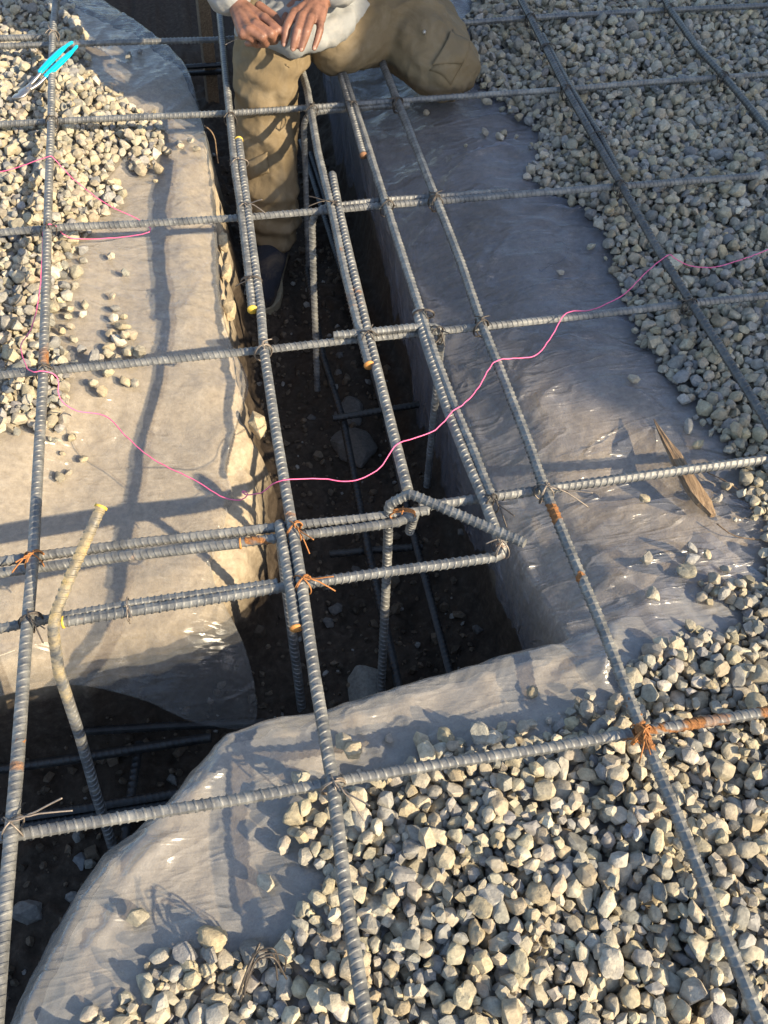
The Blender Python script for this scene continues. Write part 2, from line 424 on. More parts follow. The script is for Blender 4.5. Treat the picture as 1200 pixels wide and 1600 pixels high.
def fold_field(x, y, lines):
    z = np.zeros(x.shape)
    for pts, h, w in lines:
        h = h*1.5
        P = smooth_curve(np.array([q[:2] for q in pts]), 28) if len(pts) > 2 else np.array([q[:2] for q in pts])
        m = (x > P[:, 0].min()-.06) & (x < P[:, 0].max()+.06) & (y > P[:, 1].min()-.06) & (y < P[:, 1].max()+.06)
        if not m.any(): continue
        Q = np.stack([x[m], y[m]], 1); best = np.full(len(Q), 9.0); tt = np.zeros(len(Q)); side = np.zeros(len(Q))
        N = len(P)-1
        for i in range(N):
            a, b = P[i], P[i+1]; ab = b-a; ap = Q-a
            t = np.clip((ap@ab)/(ab@ab+1e-12), 0, 1); dv = ap - t[:, None]*ab; d = np.linalg.norm(dv, axis=1)
            u = d < best; best = np.where(u, d, best); tt = np.where(u, (i+t)/N, tt); side = np.where(u, np.sign(ab[0]*ap[:, 1]-ab[1]*ap[:, 0]), side)
        tap = np.sin(np.pi*np.clip(tt, .02, .98))**.6
        ww = np.where(side > 0, w*.45, w*1.5)       # one steep flank, one long flank
        z[m] += h*tap*np.exp(-best/ww)
    return z
def sheet(name, edge, inward, v_in, drop, push, label, folds=1.0, seed=0, gap=0.011, lipdrop=.022, lines=(), hem=None, film=None):
    """edge (n,2): line where the film turns over the lip; inward (n,2): direction away from the trench per point;
    v_in: how far it runs back under the gravel; drop/push (n,): how far it hangs down and stands out."""
    n = len(edge)
    vin = np.concatenate([np.linspace(v_in, .10, int(max(4, (v_in-.1)/.0055)), endpoint=False), np.linspace(.10, 0.0, 18)])
    down = np.linspace(0, 1, 44)[1:]
    rows = []
    u = np.cumsum(np.r_[0, np.linalg.norm(np.diff(edge, axis=0), axis=1)])
    inw = inward if inward.ndim == 2 else np.repeat(inward[None], n, 0)
    for v in vin:
        p = edge + inw*v
        z = top_z(p[:, 0], p[:, 1]) + gap
        lip = sstep(0.07, 0.0, np.full(n, v))
            # radiating and crossing folds of loose film
        q = (p[:, 0]*1.3 + p[:, 1]*0.6)
        r1 = np.abs(fbm(p[:, 0]*6+seed, p[:, 1]*6+q*2, 3, 0))
        r2 = np.abs(fbm(u*9+seed*3.1, np.full(n, v)*3.0+seed + 0.6*fbm(u*4, np.full(n, v*5), 2, 2), 3, 1))
        z = z + folds*(0.030*np.maximum(0, .17-r1) * 1.6 + 0.030*np.maximum(0, .22-r2)*1.5*sstep(.5, .05, np.full(n, v)))
        z = z + fold_field(p[:, 0], p[:, 1], lines)
        rows.append(np.stack([p[:, 0], p[:, 1], z], 1))
    lipz = rows[-1][:, 2]
    if hem is not None:
        lip = rows[-1]
        hs = np.r_[0, np.cumsum(np.linalg.norm(np.diff(hem, axis=0), axis=1))]
        for k in down:
            q = lip*(1-k) + hem*k
            q[:, 2] += .25*k*(1-k)*np.linalg.norm(hem-lip, axis=1)*.6 + .004*fbm(u*14+seed, np.full(n, k*2.5), 2, 1)*k
            rows.append(q)
        down = []
    for k in down:
        d = drop*k
        # a quarter-round lip, then down the wall with vertical pleats
        out = 0.016*(1-np.exp(-d/0.02)) + push*k
        pleat = folds*(0.022*fbm(u*13+seed+2.5*k, np.full(n, k*1.1+seed), 3, 2) + 0.006*fbm(u*42+seed, np.full(n, k*3), 2, 1))*sstep(0, .35, np.full(n, k))
        p = edge - inw*(out + pleat)[:, None]
        hang = d*0.97 + 0.004*fbm(u*20, np.full(n, k*8), 2, 0)
        rows.append(np.stack([p[:, 0], p[:, 1], lipz - np.where(d > 0.03, hang, d*0.9)], 1))
    V = np.stack(rows, 1)
    m = V.shape[1]
    ii = np.arange(n*m).reshape(n, m)
    F = np.stack([ii[:-1, :-1].ravel(), ii[1:, :-1].ravel(), ii[1:, 1:].ravel(), ii[:-1, 1:].ravel()], 1)
    o = obj(name, mesh_np(name, V.reshape(-1, 3), F), film or M_FILM)
    tag(o, label, 'plastic sheet')
    return o

# right sheet
RF = [([(0.9866,1.6973,-0.1100), (1.1061,1.6997,-0.1100), (1.2111,1.6886,-0.1100)], .007, .010), ([(0.9800,1.5787,-0.1100), (1.0431,1.5875,-0.1100), (1.1102,1.5782,-0.1100)], .009, .010), ([(0.8792,1.4547,-0.1300), (0.9630,1.5197,-0.1300), (1.0468,1.5477,-0.1300), (1.0804,1.5316,-0.1300)], .014, .014), ([(0.9421,1.3322,-0.1100), (1.0252,1.3381,-0.1100), (1.1021,1.3349,-0.1100)], .010, .010),
  ([(1.0281,1.2922,-0.1100), (1.1329,1.2822,-0.1100), (1.2567,1.2569,-0.1100)], .012, .009), ([(0.7461,1.2405,-0.1600), (0.8353,1.3292,-0.1600), (0.9272,1.4108,-0.1600)], .010, .009), ([(0.7780,1.3136,-0.1500), (0.8332,1.3733,-0.1500), (0.8999,1.4130,-0.1500)], .008, .008), ([(0.9022,0.9866,-0.1100), (0.9939,1.0146,-0.1100), (1.0939,1.0383,-0.1100), (1.1619,1.0901,-0.1100)], .011, .014),
  ([(1.0934,1.0430,-0.1000), (1.1453,1.1133,-0.1000), (1.1952,1.1735,-0.1000)], .008, .010), ([(0.8702,1.0353,-0.1500), (0.9234,1.1322,-0.1500), (0.9923,1.2241,-0.1500)], .009, .008), ([(0.8411,1.0145,-0.1500), (0.8800,1.1163,-0.1500), (0.9389,1.2224,-0.1500)], .007, .006), ([(0.8171,1.0818,-0.1500), (0.8535,1.1652,-0.1500), (0.9182,1.2736,-0.1500)], .006, .006),
  ([(0.9206,0.8066,-0.1100), (0.9991,0.8038,-0.1100), (1.0833,0.7760,-0.1100)], .009, .010), ([(0.8943,0.5450,-0.1100), (0.9697,0.5531,-0.1100), (1.0455,0.5759,-0.1100), (1.1198,0.5900,-0.1100)], .012, .016), ([(0.9547,0.8330,-0.1100), (1.0366,0.8586,-0.1100), (1.1029,0.8331,-0.1100)], .006, .010), ([(0.8836,0.4332,-0.1100), (0.9526,0.4306,-0.1100), (1.0223,0.4279,-0.1100), (1.1055,0.4333,-0.1100)], .014, .011),
  ([(0.8363,0.3551,-0.1200), (0.8828,0.3880,-0.1200), (0.9610,0.4142,-0.1200)], .013, .016), ([(0.8449,0.3209,-0.1200), (0.9029,0.3442,-0.1200), (0.9656,0.3446,-0.1200)], .010, .010), ([(0.8399,0.2524,-0.1200), (0.8845,0.2887,-0.1200), (0.9510,0.3035,-0.1200), (1.0214,0.3248,-0.1200)], .010, .018), ([(0.8609,0.6412,-0.1500), (0.9035,0.7018,-0.1500), (0.9800,0.7604,-0.1500)], .009, .010),
  ([(0.8786,0.7762,-0.1500), (0.9316,0.8231,-0.1500), (0.9942,0.8513,-0.1500)], .008, .008), ([(1.0577,0.8945,-0.1100), (1.1260,0.9000,-0.1100), (1.1798,0.8562,-0.1100)], .008, .010), ([(1.0289,0.7126,-0.1100), (1.0851,0.6691,-0.1100), (1.1402,0.5770,-0.1100)], .012, .02), ([(1.1111,0.5027,-0.1100), (1.1486,0.4739,-0.1100), (1.2081,0.4689,-0.1100)], .008, .01), ([(0.7638,0.9059,-0.1500), (0.8209,0.9764,-0.1500), (0.8846,1.0079,-0.1500)], .006, .006)]
e = smooth_curve([(.83,.10),(.81,.20),(.80,.30),(.785,.45),(.785,.55),(.78,.65),(.775,.8),(.768,1.0),(.755,1.3),(.745,1.6),(.738,2.0),(.742,2.6),(.75,3.3)], 125)
n = len(e)
sheet('plastic_sheet', e, np.array([1.0, 0.0]), .62, np.full(n, .40), np.full(n, -.035)-0.02*np.sin(e[:, 1]*5), 'wrinkled clear plastic sheet over the right trench edge and wall, in shade beside grey gravel', .9, 3, lines=RF, film=M_FILM_CREASED)
# front sheet, across the near end of the trench
e = smooth_curve([(1.10,.35),(1.0,.265),(.90,.215),(.80,.188),(.70,.175),(.61,.163),(.52,.147),(.42,.132),(.33,.13),(.262,.112),(.20,.05),(.145,.0),(.10,-.035),(.055,-.095),(.02,-.16),(-.06,-.32),(-.2,-.5)], 150)
n = len(e)
ts = np.gradient(e, axis=0); ts /= np.linalg.norm(ts, axis=1)[:, None]
_sk = np.array([.5, -.866])
sheet('plastic_sheet', e, _sk, .50, .16+.10*sstep(.4, .1, e[:, 0]), .02+.075*sstep(.27, .05, e[:, 0]), 'sunlit plastic sheet folded over the near trench end, running under the foreground gravel', .6, 11, .012, -.010,
  [([(0.8759,0.1837,-0.0950), (0.8483,0.1485,-0.0950), (0.8294,0.1077,-0.0950)], .016, .012), ([(0.7530,0.1206,-0.0950), (0.7994,0.1400,-0.0950), (0.8513,0.1424,-0.0950)], .010, .014), ([(0.2465,0.1211,-0.1000), (0.3107,0.1201,-0.1000), (0.3782,0.1391,-0.1000)], .008, .014), ([(0.2148,0.0409,-0.1000), (0.2430,0.0685,-0.1000), (0.2586,0.0994,-0.1000)], .010, .012), ([(0.1103,-0.0699,-0.1000), (0.1608,-0.0205,-0.1000), (0.2124,-0.0035,-0.1000)], .010, .014), ([(0.1576,-0.1254,-0.1000), (0.2301,-0.1226,-0.1000), (0.3032,-0.1276,-0.1000)], .005, .01), ([(0.0631,-0.1391,-0.1000), (0.1021,-0.1080,-0.1000), (0.1143,-0.0786,-0.1000)], .008, .01)], film=M_FILM_MILKY)
# left sheet
c0 = np.array([-.38, 1.35])
LE = np.array([(-0.2032,0.3310,-0.1900), (-0.1492,0.3444,-0.2000), (-0.0970,0.3701,-0.2200), (-0.0211,0.4029,-0.2400), (0.0673,0.4092,-0.2500), (0.1599,0.4131,-0.2500), (0.2122,0.4440,-0.2500), (0.2328,0.4781,-0.2450), (0.2526,0.5275,-0.2400), (0.2738,0.5824,-0.2300), (0.2932,0.6437,-0.2250), (0.3086,0.6796,-0.2200), (0.3011,0.7256,-0.2100), (0.3134,0.7685,-0.1950), (0.3384,0.8354,-0.1750), (0.3589,0.8995,-0.1650), (0.3531,0.9660,-0.1650), (0.3330,1.0752,-0.1750), (0.3262,1.2142,-0.1800), (0.3320,1.3384,-0.1700), (0.3365,1.4721,-0.1600), (0.3437,1.6497,-0.1500), (0.3319,1.8808,-0.1300), (0.2995,2.1006,-0.1200), (0.1875,2.3330,-0.1000), (0.0324,2.5990,-0.1000), (-0.1449,2.7998,-0.1000)])
LH = np.array([(-0.2332,0.3502,-0.2700), (-0.1733,0.3473,-0.2750), (-0.1129,0.3480,-0.2800), (0.0001,0.3548,-0.2900), (0.1126,0.3228,-0.3200), (0.2029,0.2863,-0.3700), (0.2983,0.2831,-0.4000), (0.3018,0.3816,-0.3200), (0.2584,0.5118,-0.2600), (0.2768,0.5811,-0.2450), (0.2967,0.6472,-0.2400), (0.3119,0.6786,-0.2350), (0.3035,0.7299,-0.2250), (0.3160,0.7732,-0.2100), (0.3413,0.8423,-0.1900), (0.3648,0.9084,-0.1800), (0.3602,0.9734,-0.1800), (0.3385,1.0792,-0.1900), (0.3320,1.2187,-0.1950), (0.3371,1.3530,-0.1850), (0.3420,1.4880,-0.1750), (0.3495,1.6673,-0.1650), (0.3382,1.9162,-0.1500), (0.3035,2.1327,-0.1400), (0.1900,2.3686,-0.1200), (0.0331,2.6379,-0.1200), (-0.1523,2.8419,-0.1200)])
seg = np.arange(len(LE)); tq = []
for i in range(len(LE)-1): tq += list(np.linspace(i, i+1, max(3, int(130*np.linalg.norm(LE[i+1]-LE[i]))), endpoint=False))
tq = np.array(tq+[len(LE)-1.0])
def spl(A):
    Q = np.vstack([2*A[0]-A[1], A, 2*A[-1]-A[-2]]); i = np.minimum(tq.astype(int), len(A)-2); t = (tq-i)[:, None]
    p0, p1, p2, p3 = Q[i], Q[i+1], Q[i+2], Q[i+3]
    return 0.5*((2*p1) + (-p0+p2)*t + (2*p0-5*p1+4*p2-p3)*t*t + (-p0+3*p1-3*p2+p3)*t**3)
e = spl(LE)[:, :2]; hem = spl(LH)
inw = c0 - e; inw /= np.linalg.norm(inw, axis=1)[:, None]
LF = [([(0.0797,0.8869,-0.1900), (0.0955,0.8323,-0.1900), (0.0978,0.8065,-0.1900)], .010, .010), ([(0.1628,0.7969,-0.2000), (0.2031,0.7327,-0.2000), (0.2600,0.6757,-0.2000)], .008, .012), ([(0.1211,0.8724,-0.2000), (0.1933,0.7921,-0.2000), (0.2767,0.7455,-0.2000)], .006, .014), ([(0.0565,0.5813,-0.2200), (0.1240,0.5418,-0.2200), (0.1891,0.4757,-0.2200), (0.2204,0.4370,-0.2200)], .010, .02), ([(-0.1233,0.8591,-0.2000), (-0.0511,0.8647,-0.2000), (0.0344,0.8650,-0.2000)], .006, .012),
  ([(0.0388,1.5110,-0.1400), (0.0900,1.5818,-0.1400), (0.1676,1.7092,-0.1400)], .006, .008), ([(-0.0027,2.2849,-0.1200), (0.0682,2.1840,-0.1200), (0.1365,2.0938,-0.1200), (0.1784,2.0641,-0.1200)], .012, .010), ([(0.2324,1.5617,-0.1400), (0.2884,1.4753,-0.1400), (0.3100,1.3012,-0.1400)], .006, .014), ([(0.2333,1.1063,-0.1500), (0.2699,1.1638,-0.1500), (0.3210,1.3130,-0.1500)], .005, .012), ([(0.2787,0.6344,-0.2200), (0.3053,0.6690,-0.2200), (0.3203,0.6745,-0.2200)], .006, .008), ([(0.2227,0.6429,-0.2000), (0.2713,0.6660,-0.2000), (0.3014,0.6690,-0.2000)], .007, .010)]
sheet('plastic_sheet', e, inw, .46, None, None, 'dusty clear plastic sheet on the left trench edge, its corner hanging over the side trench', .45, 23, .008, .004, LF, hem)

# ------------------------------------------------------------------ reinforcing bars
def fillet(P, r):
    P = [Vector(p) for p in P]
    if r <= 0 or len(P) < 3: return P
    out = [P[0]]
    for i in range(1, len(P)-1):
        a, b, c = P[i-1], P[i], P[i+1]
        u = (a-b).normalized(); w = (c-b).normalized()
        cosang = max(-1, min(1, u.dot(w))); ang = math.acos(cosang)
        if ang > math.radians(168): out.append(b); continue
        tl = min(r/math.tan(ang/2), (a-b).length*.49, (c-b).length*.49)
        for k in range(9):
            t = k/8
            out.append((b+u*tl)*(1-t)**2 + b*(2*t*(1-t)) + (b+w*tl)*t*t)
    out.append(P[-1])
    return out

def sweep(P, r0, rib=0.0, K=14, ds=None, roll=0.0, pitch=None, caps=True):
    P = np.array([tuple(p) for p in P])
    L = np.r_[0, np.cumsum(np.linalg.norm(np.diff(P, axis=0), axis=1))]
    pitch = pitch or r0*1.42
    ds = ds or pitch/6
    if rib > 0:      # rolled ribs: a flat core, then a narrow steep-sided rib in every pitch
        npit = max(2, int(L[-1]/pitch)); fr = np.array([0, .30, .56, .66, .84, .94]) if K > 12 else np.array([0, .5, .75])
        hp = np.array([0, 0, 0, 1.0, 1.0, 0]) if K > 12 else np.array([0, 0, 1.0])
        s = ((np.arange(npit)[:, None]+fr[None])*(L[-1]/npit)).ravel(); s = np.r_[s, L[-1]]
        hgt = np.r_[np.tile(hp, npit), 0]*(1+.25*np.repeat(rng.normal(0, 1, npit+1), len(fr))[:npit*len(fr)+1]*.5)
        N = len(s)-1
    else:
        N = max(2, int(L[-1]/ds))
        s = np.linspace(0, L[-1], N+1)
    # smooth path: linear resample then box smoothing of the bends
    Q = np.stack([np.interp(s, L, P[:, k]) for k in range(3)], 1)
    T = np.gradient(Q, s, axis=0); T /= np.linalg.norm(T, axis=1)[:, None]
    nrm = np.zeros_like(Q)
    ref = np.array([0, 0, 1.0]) if abs(T[0, 2]) < .9 else np.array([1.0, 0, 0])
    v = ref - T[0]*(ref@T[0]); v /= np.linalg.norm(v)
    for i in range(N+1):
        v = v - T[i]*(v@T[i]); v /= np.linalg.norm(v); nrm[i] = v
    bn = np.cross(T, nrm)
    th = np.linspace(0, 2*np.pi, K, endpoint=False)
    if rib > 0:
        pr = hgt[:, None] * np.abs(np.sin(th))[None]**.55
        R = r0 + rib*pr + rib*0.9*(np.abs(np.cos(th)) > .985)[None]
    else:
        R = np.full((N+1, K), r0)
    tt = th + roll
    V = Q[:, None, :] + R[..., None]*(np.cos(tt)[None, :, None]*nrm[:, None, :] + np.sin(tt)[None, :, None]*bn[:, None, :])
    if rib > 0: V = V + T[:, None, :]*(.26*pitch*np.cos(th))[None, :, None]*np.clip(np.minimum(s, L[-1]-s)/(pitch*2), 0, 1)[:, None, None]
    ii = np.arange((N+1)*K).reshape(N+1, K); jj = np.roll(ii, -1, 1)
    F = np.stack([ii[:-1].ravel(), jj[:-1].ravel(), jj[1:].ravel(), ii[1:].ravel()], 1)
    V = V.reshape(-1, 3)
    if caps:
        c = len(V); V = np.vstack([V, Q[:1], Q[-1:]])
        h = np.arange(K//2)
        F1 = np.stack([np.full(K//2, c), ii[0, (2*h+2) % K], ii[0, 2*h+1], ii[0, 2*h]], 1)
        F2 = np.stack([np.full(K//2, c+1), ii[-1, 2*h], ii[-1, 2*h+1], ii[-1, (2*h+2) % K]], 1)
        F = np.vstack([F, F1, F2])
    return V, F

def rebar(label, pts, r=.0088, rust=0, bend=0.0, tips=(), low=False, group=None, name='rebar'):
    """tips: (index 0 or -1, material) painted cut ends, each a part."""
    P = fillet(pts, bend)
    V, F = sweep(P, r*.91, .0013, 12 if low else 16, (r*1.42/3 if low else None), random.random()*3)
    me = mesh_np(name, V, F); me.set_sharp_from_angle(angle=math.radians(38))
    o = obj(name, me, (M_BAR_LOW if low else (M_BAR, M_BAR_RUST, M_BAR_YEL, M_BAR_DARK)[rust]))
    rv = np.full(len(V), .0, np.float32) + .22*np.clip(fbm(V[:, 0]*7+len(pts)*3.3, V[:, 1]*7, 2, 1), -1, 1).astype(np.float32)
    if rust == 2: rv += (.26*sstep(-.24, -.17, V[:, 2]) - .2*sstep(-.19, -.24, V[:, 2])).astype(np.float32)
    for q, rad, st in RUST:
        dd = np.linalg.norm(V-np.array(q), axis=1)*(1+1.1*fbm(V[:, 0]*60+V[:, 2]*90, V[:, 1]*60, 2, 2)); rv += st*(1-sstep(rad*.5, rad, dd)).astype(np.float32)
    a_ = me.attributes.new('rust', 'FLOAT', 'POINT'); a_.data.foreach_set('value', np.clip(rv, -.3, 1.2).astype(np.float32))
    tag(o, label, 'rebar', group)
    for i, m in tips:
        a = P[0] if i == 0 else P[-1]; b = P[1] if i == 0 else P[-2]
        d = (Vector(a)-Vector(b)).normalized()
        V, F = sweep([Vector(a)-d*.0022, Vector(a)+d*.0010], r+.0012, 0, 14, .0016)
        obj('painted_tip', mesh_np('painted_tip', V, F), m, o)
    return o

RUST = []
for q, rad, st in zip([(0.8156,0.3645,0.0000), (0.8177,0.2444,0.0000), (0.8797,-0.0064,0.0000), (0.9357,-0.0055,0.0000), (0.9917,-0.0063,0.0000), (1.0390,-0.0065,0.0000), (-0.0209,0.6455,0.0000), (0.0121,0.8577,0.0000), (0.0097,0.4671,0.0000), (0.0079,1.0960,0.0000), (0.1902,0.3985,0.0000), (0.2869,0.3973,0.0000), (0.3434,0.3930,0.0000), (0.2175,-0.0103,0.0000), (0.5941,1.0499,0.0000), (0.5890,0.9316,0.0000), (0.6899,0.3071,0.0000), (0.5892,0.4050,0.0000), (0.0644,0.1348,0.0000), (0.0917,0.2857,0.0000), (0.2702,0.2945,0.0000), (1.6369,1.6235,0.0000), (1.6445,1.7888,0.0000), (1.6470,1.5287,0.0000), (0.4570,1.2671,0.0000), (0.4037,0.4260,0.0000), (0.8309,-0.0141,0.0000), (0.0054,0.0816,0.0000)],
                      (.030, .014, .05, .05, .05, .06, .05, .05, .05, .05, .05, .04, .03, .02, .05, .05, .05, .03, .04, .03, .02, .06, .05, .05, .02, .02, .03, .02),
                      (1.2, 1.0, .40, .40, .42, .42, .3, .3, .35, .3, .35, .35, .7, .3, .3, .5, .45, .5, .4, .5, .5, .35, .35, .3, .4, .4, .7, .5)):
    RUST.append((q, rad, st))
TZ = -0.0168
# bars running away from the camera
rebar('long grey bar at the far left carrying the blue nippers', [(-0.0131,2.3257,0.0000), (-0.0147,2.0682,0.0000), (-0.0041,1.6627,0.0000), (0.0002,1.3790,0.0000), (0.0072,1.0187,0.0000), (0.0113,0.7920,0.0000), (0.0113,0.6121,0.0000), (0.0119,0.4180,0.0000), (0.0084,0.2625,0.0000), (0.0069,0.0990,0.0000), (0.0047,-0.0022,0.0000), (0.0020,-0.1151,0.0000), (0.0004,-0.2283,0.0000)], rust=1)
rebar('bar left of the trench by the knee, its yellow end lapped above the boot', [(0.4235,2.3540,0.0000), (0.4143,2.0142,0.0000), (0.4032,1.6077,0.0000), (0.3975,1.3961,0.0000), (0.3982,1.2755,0.0000), (0.3946,1.0589,0.0000), (0.3911,0.9349,0.0000)], tips=((-1, M_YEL),))
rebar('long bar from the lapped joint down over the near gravel, left of the trench middle', [(0.4156,1.5260,0.0000), (0.4116,1.2736,0.0000), (0.4083,1.0568,0.0000), (0.4068,0.9344,0.0000), (0.4010,0.8237,0.0000), (0.4006,0.6079,0.0000), (0.4033,0.4222,0.0000), (0.4045,0.3124,0.0000), (0.4031,0.1452,0.0000), (0.4055,-0.0087,0.0000), (0.4003,-0.1485,0.0000), (0.4020,-0.3062,0.0000)], tips=((0, M_YEL),))
rebar('rusty bar over the trench middle ending in an orange cut end', [(0.5974,1.8393,0.0000), (0.5991,1.7286,0.0000), (0.5869,1.4466,0.0000), (0.5870,1.2486,0.0000), (0.5815,1.0111,0.0000), (0.5819,0.8582,0.0000), (0.5842,0.7513,0.0000)], rust=1, tips=((-1, M_ORG),))
rebar('bar over the trench middle lapped beside the orange cut end, stopping at the bent hook', [(0.6064,1.3619,0.0000), (0.6018,1.2464,0.0000), (0.5986,1.0701,0.0000), (0.5967,0.8560,0.0000), (0.5962,0.6692,0.0000), (0.5962,0.4554,0.0000)], rust=0)
rebar('short bar end beside the kneeling leg with a brown tip over the right trench edge', [(0.6889,1.9106,0.0000), (0.6903,1.8110,0.0000), (0.6901,1.6266,0.0000), (0.6870,1.4249,0.0000)], r=.0078, tips=((-1, M_RUSTEND),))
rebar('bar along the right trench wall, lower one of the pair tied to the pink line', [(0.6954,1.9097,0.0000), (0.6975,1.8263,0.0000), (0.7023,1.4977,0.0000), (0.7029,1.2320,0.0000), (0.7044,1.0337,0.0000), (0.7058,0.8763,0.0000), (0.7071,0.7510,0.0000), (0.7127,0.6196,0.0000), (0.7215,0.5106,0.0000), (0.7265,0.4183,0.0000)])
rebar('doubled bar left of the pink line knot, ending at the rusty curved hook', [(0.6990,0.8854,-0.0020), (0.6980,0.7806,-0.0020), (0.7001,0.6235,-0.0020), (0.7068,0.5032,-0.0020), (0.7142,0.4193,-0.0020), (0.7171,0.3563,-0.0020), (0.7185,0.3260,-0.0020)], rust=0)
rebar('long bar with an orange rust band crossing the right sheet and near gravel', [(0.8060,1.9127,0.0000), (0.8046,1.8125,0.0000), (0.8077,1.6405,0.0000), (0.8113,1.4421,0.0000), (0.8136,1.2399,0.0000), (0.8165,1.0172,0.0000), (0.8128,0.8324,0.0000), (0.8163,0.6673,0.0000), (0.8183,0.5272,0.0000), (0.8166,0.4255,0.0000), (0.8203,0.2981,0.0000), (0.8259,0.1746,0.0000), (0.8271,0.0790,0.0000), (0.8272,-0.0069,0.0000), (0.8318,-0.1288,0.0000), (0.8344,-0.2468,0.0000), (0.8388,-0.3841,0.0000)])
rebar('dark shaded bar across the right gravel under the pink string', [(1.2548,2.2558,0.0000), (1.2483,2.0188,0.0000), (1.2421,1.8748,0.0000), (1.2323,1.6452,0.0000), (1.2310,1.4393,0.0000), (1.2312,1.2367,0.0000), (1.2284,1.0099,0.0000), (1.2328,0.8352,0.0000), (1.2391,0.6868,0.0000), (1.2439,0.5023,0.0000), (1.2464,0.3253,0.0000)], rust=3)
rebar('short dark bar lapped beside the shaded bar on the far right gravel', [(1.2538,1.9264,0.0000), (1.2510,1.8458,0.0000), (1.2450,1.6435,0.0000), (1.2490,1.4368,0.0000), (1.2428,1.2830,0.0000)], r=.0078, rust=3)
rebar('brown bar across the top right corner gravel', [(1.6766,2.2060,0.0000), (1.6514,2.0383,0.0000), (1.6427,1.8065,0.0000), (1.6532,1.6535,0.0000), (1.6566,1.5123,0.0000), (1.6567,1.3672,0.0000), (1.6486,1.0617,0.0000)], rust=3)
# bars running across
rebar('farthest cross bar passing behind the worker', [(-0.1980,2.0822,-0.0168), (-0.0222,2.0702,-0.0168), (0.1560,2.0615,-0.0168), (0.4112,2.0434,-0.0168), (0.7090,2.0489,-0.0168), (1.0259,2.0536,-0.0168), (1.2632,2.0620,-0.0168), (1.5797,2.0618,-0.0168), (1.9994,2.0503,-0.0168)], r=.0078)
rebar('short doubled bar end by the rusty tie at the top left', [(-0.2012,2.1240,-0.0168), (-0.0464,2.1150,-0.0168)], r=.0078)
rebar('cross bar in front of the kneeling leg', [(-0.1683,1.6980,-0.0168), (-0.0093,1.6934,-0.0168), (0.1671,1.6867,-0.0168), (0.4069,1.6747,-0.0168), (0.6226,1.6753,-0.0168), (0.8122,1.6771,-0.0168), (0.9897,1.6781,-0.0168), (1.2449,1.6756,-0.0168), (1.4417,1.6816,-0.0168), (1.6705,1.6810,-0.0168), (1.8446,1.6815,-0.0168)], r=.0078)
rebar('hooked bar with a dusty bend turned down in front of the shin', [(0.8427,1.6683,-0.0240), (0.7170,1.6767,-0.0260), (0.5812,1.6710,-0.0260), (0.5826,1.6982,-0.1900), (0.5738,1.6496,-0.4700)], r=.0078, bend=.045)
rebar('cross bar above the boot, front one of its pair', [(-0.1355,1.2730,-0.0168), (0.0307,1.2732,-0.0168), (0.2269,1.2606,-0.0168), (0.4002,1.2539,-0.0168), (0.5917,1.2542,-0.0168), (0.7175,1.2551,-0.0168), (0.8162,1.2530,-0.0168), (0.9604,1.2543,-0.0168), (1.2404,1.2517,-0.0168), (1.4373,1.2493,-0.0168), (1.6388,1.2468,-0.0168)], r=.0078)
rebar('hooked bar behind the cross bar with its leg dropping into the trench beside the boot', [(0.9817,1.2684,-0.0168), (0.8342,1.2697,-0.0168), (0.7068,1.2734,-0.0168), (0.5476,1.2652,-0.0168), (0.5424,1.2399,-0.1900), (0.5336,1.1743,-0.4700)], r=.0078, bend=.045)
rebar('cross bar under the short hooked bar, just beyond the orange cut end', [(-0.1024,0.8450,-0.0168), (0.0050,0.8433,-0.0168), (0.1551,0.8404,-0.0168), (0.3989,0.8392,-0.0168), (0.5793,0.8419,-0.0168), (0.8142,0.8408,-0.0168), (1.0061,0.8417,-0.0168), (1.2425,0.8466,-0.0168), (1.4351,0.8454,-0.0168)], r=.0078)
rebar('short hooked bar lying on the cross bar, its leg dropping along the plastic wall', [(0.5318,0.8384,0.0020), (0.5966,0.8375,0.0020), (0.6762,0.8403,0.0000), (0.7394,0.8409,-0.0040), (0.7416,0.8443,-0.1600), (0.7351,0.8234,-0.4600)], r=.0078, bend=.04)
rebar('left piece of the doubled cross bar, with stamped marks, ending under the bent hook', [(-0.0703,0.4289,-0.0168), (0.0069,0.4307,-0.0168), (0.1493,0.4320,-0.0168), (0.4060,0.4269,-0.0168), (0.5102,0.4230,-0.0168), (0.6252,0.4228,-0.0168)], r=.0082)
rebar('right piece of the cross bar crossing the plastic sheet and wood splinter', [(0.6117,0.4334,-0.0190), (0.7298,0.4346,-0.0190), (0.8229,0.4361,-0.0190), (0.9910,0.4385,-0.0190), (1.2227,0.4405,-0.0190), (1.3299,0.4412,-0.0190)], r=.0085)
rebar('lower doubled bar on the left with an orange end between two ties', [(-0.0688,0.4088,-0.0172), (0.0153,0.4092,-0.0172), (0.1489,0.4090,-0.0172), (0.3212,0.4055,-0.0172)], r=.0080, rust=1, tips=((-1, M_ORG),))
rebar('hooked bar below the doubled cross bar curling round the bent upright', [(0.3213,0.4074,-0.0180), (0.4035,0.4060,-0.0172), (0.5074,0.4057,-0.0172), (0.5717,0.4067,-0.0170), (0.6002,0.4152,-0.0120), (0.6004,0.4389,-0.0900)], r=.0080, bend=.02)
rebar('dark bar behind the yellow ended hook, left of the trench', [(-0.0610,0.3074,-0.0172), (0.0103,0.3129,-0.0172), (0.1476,0.3202,-0.0172), (0.3700,0.3226,-0.0172)], r=.0076)
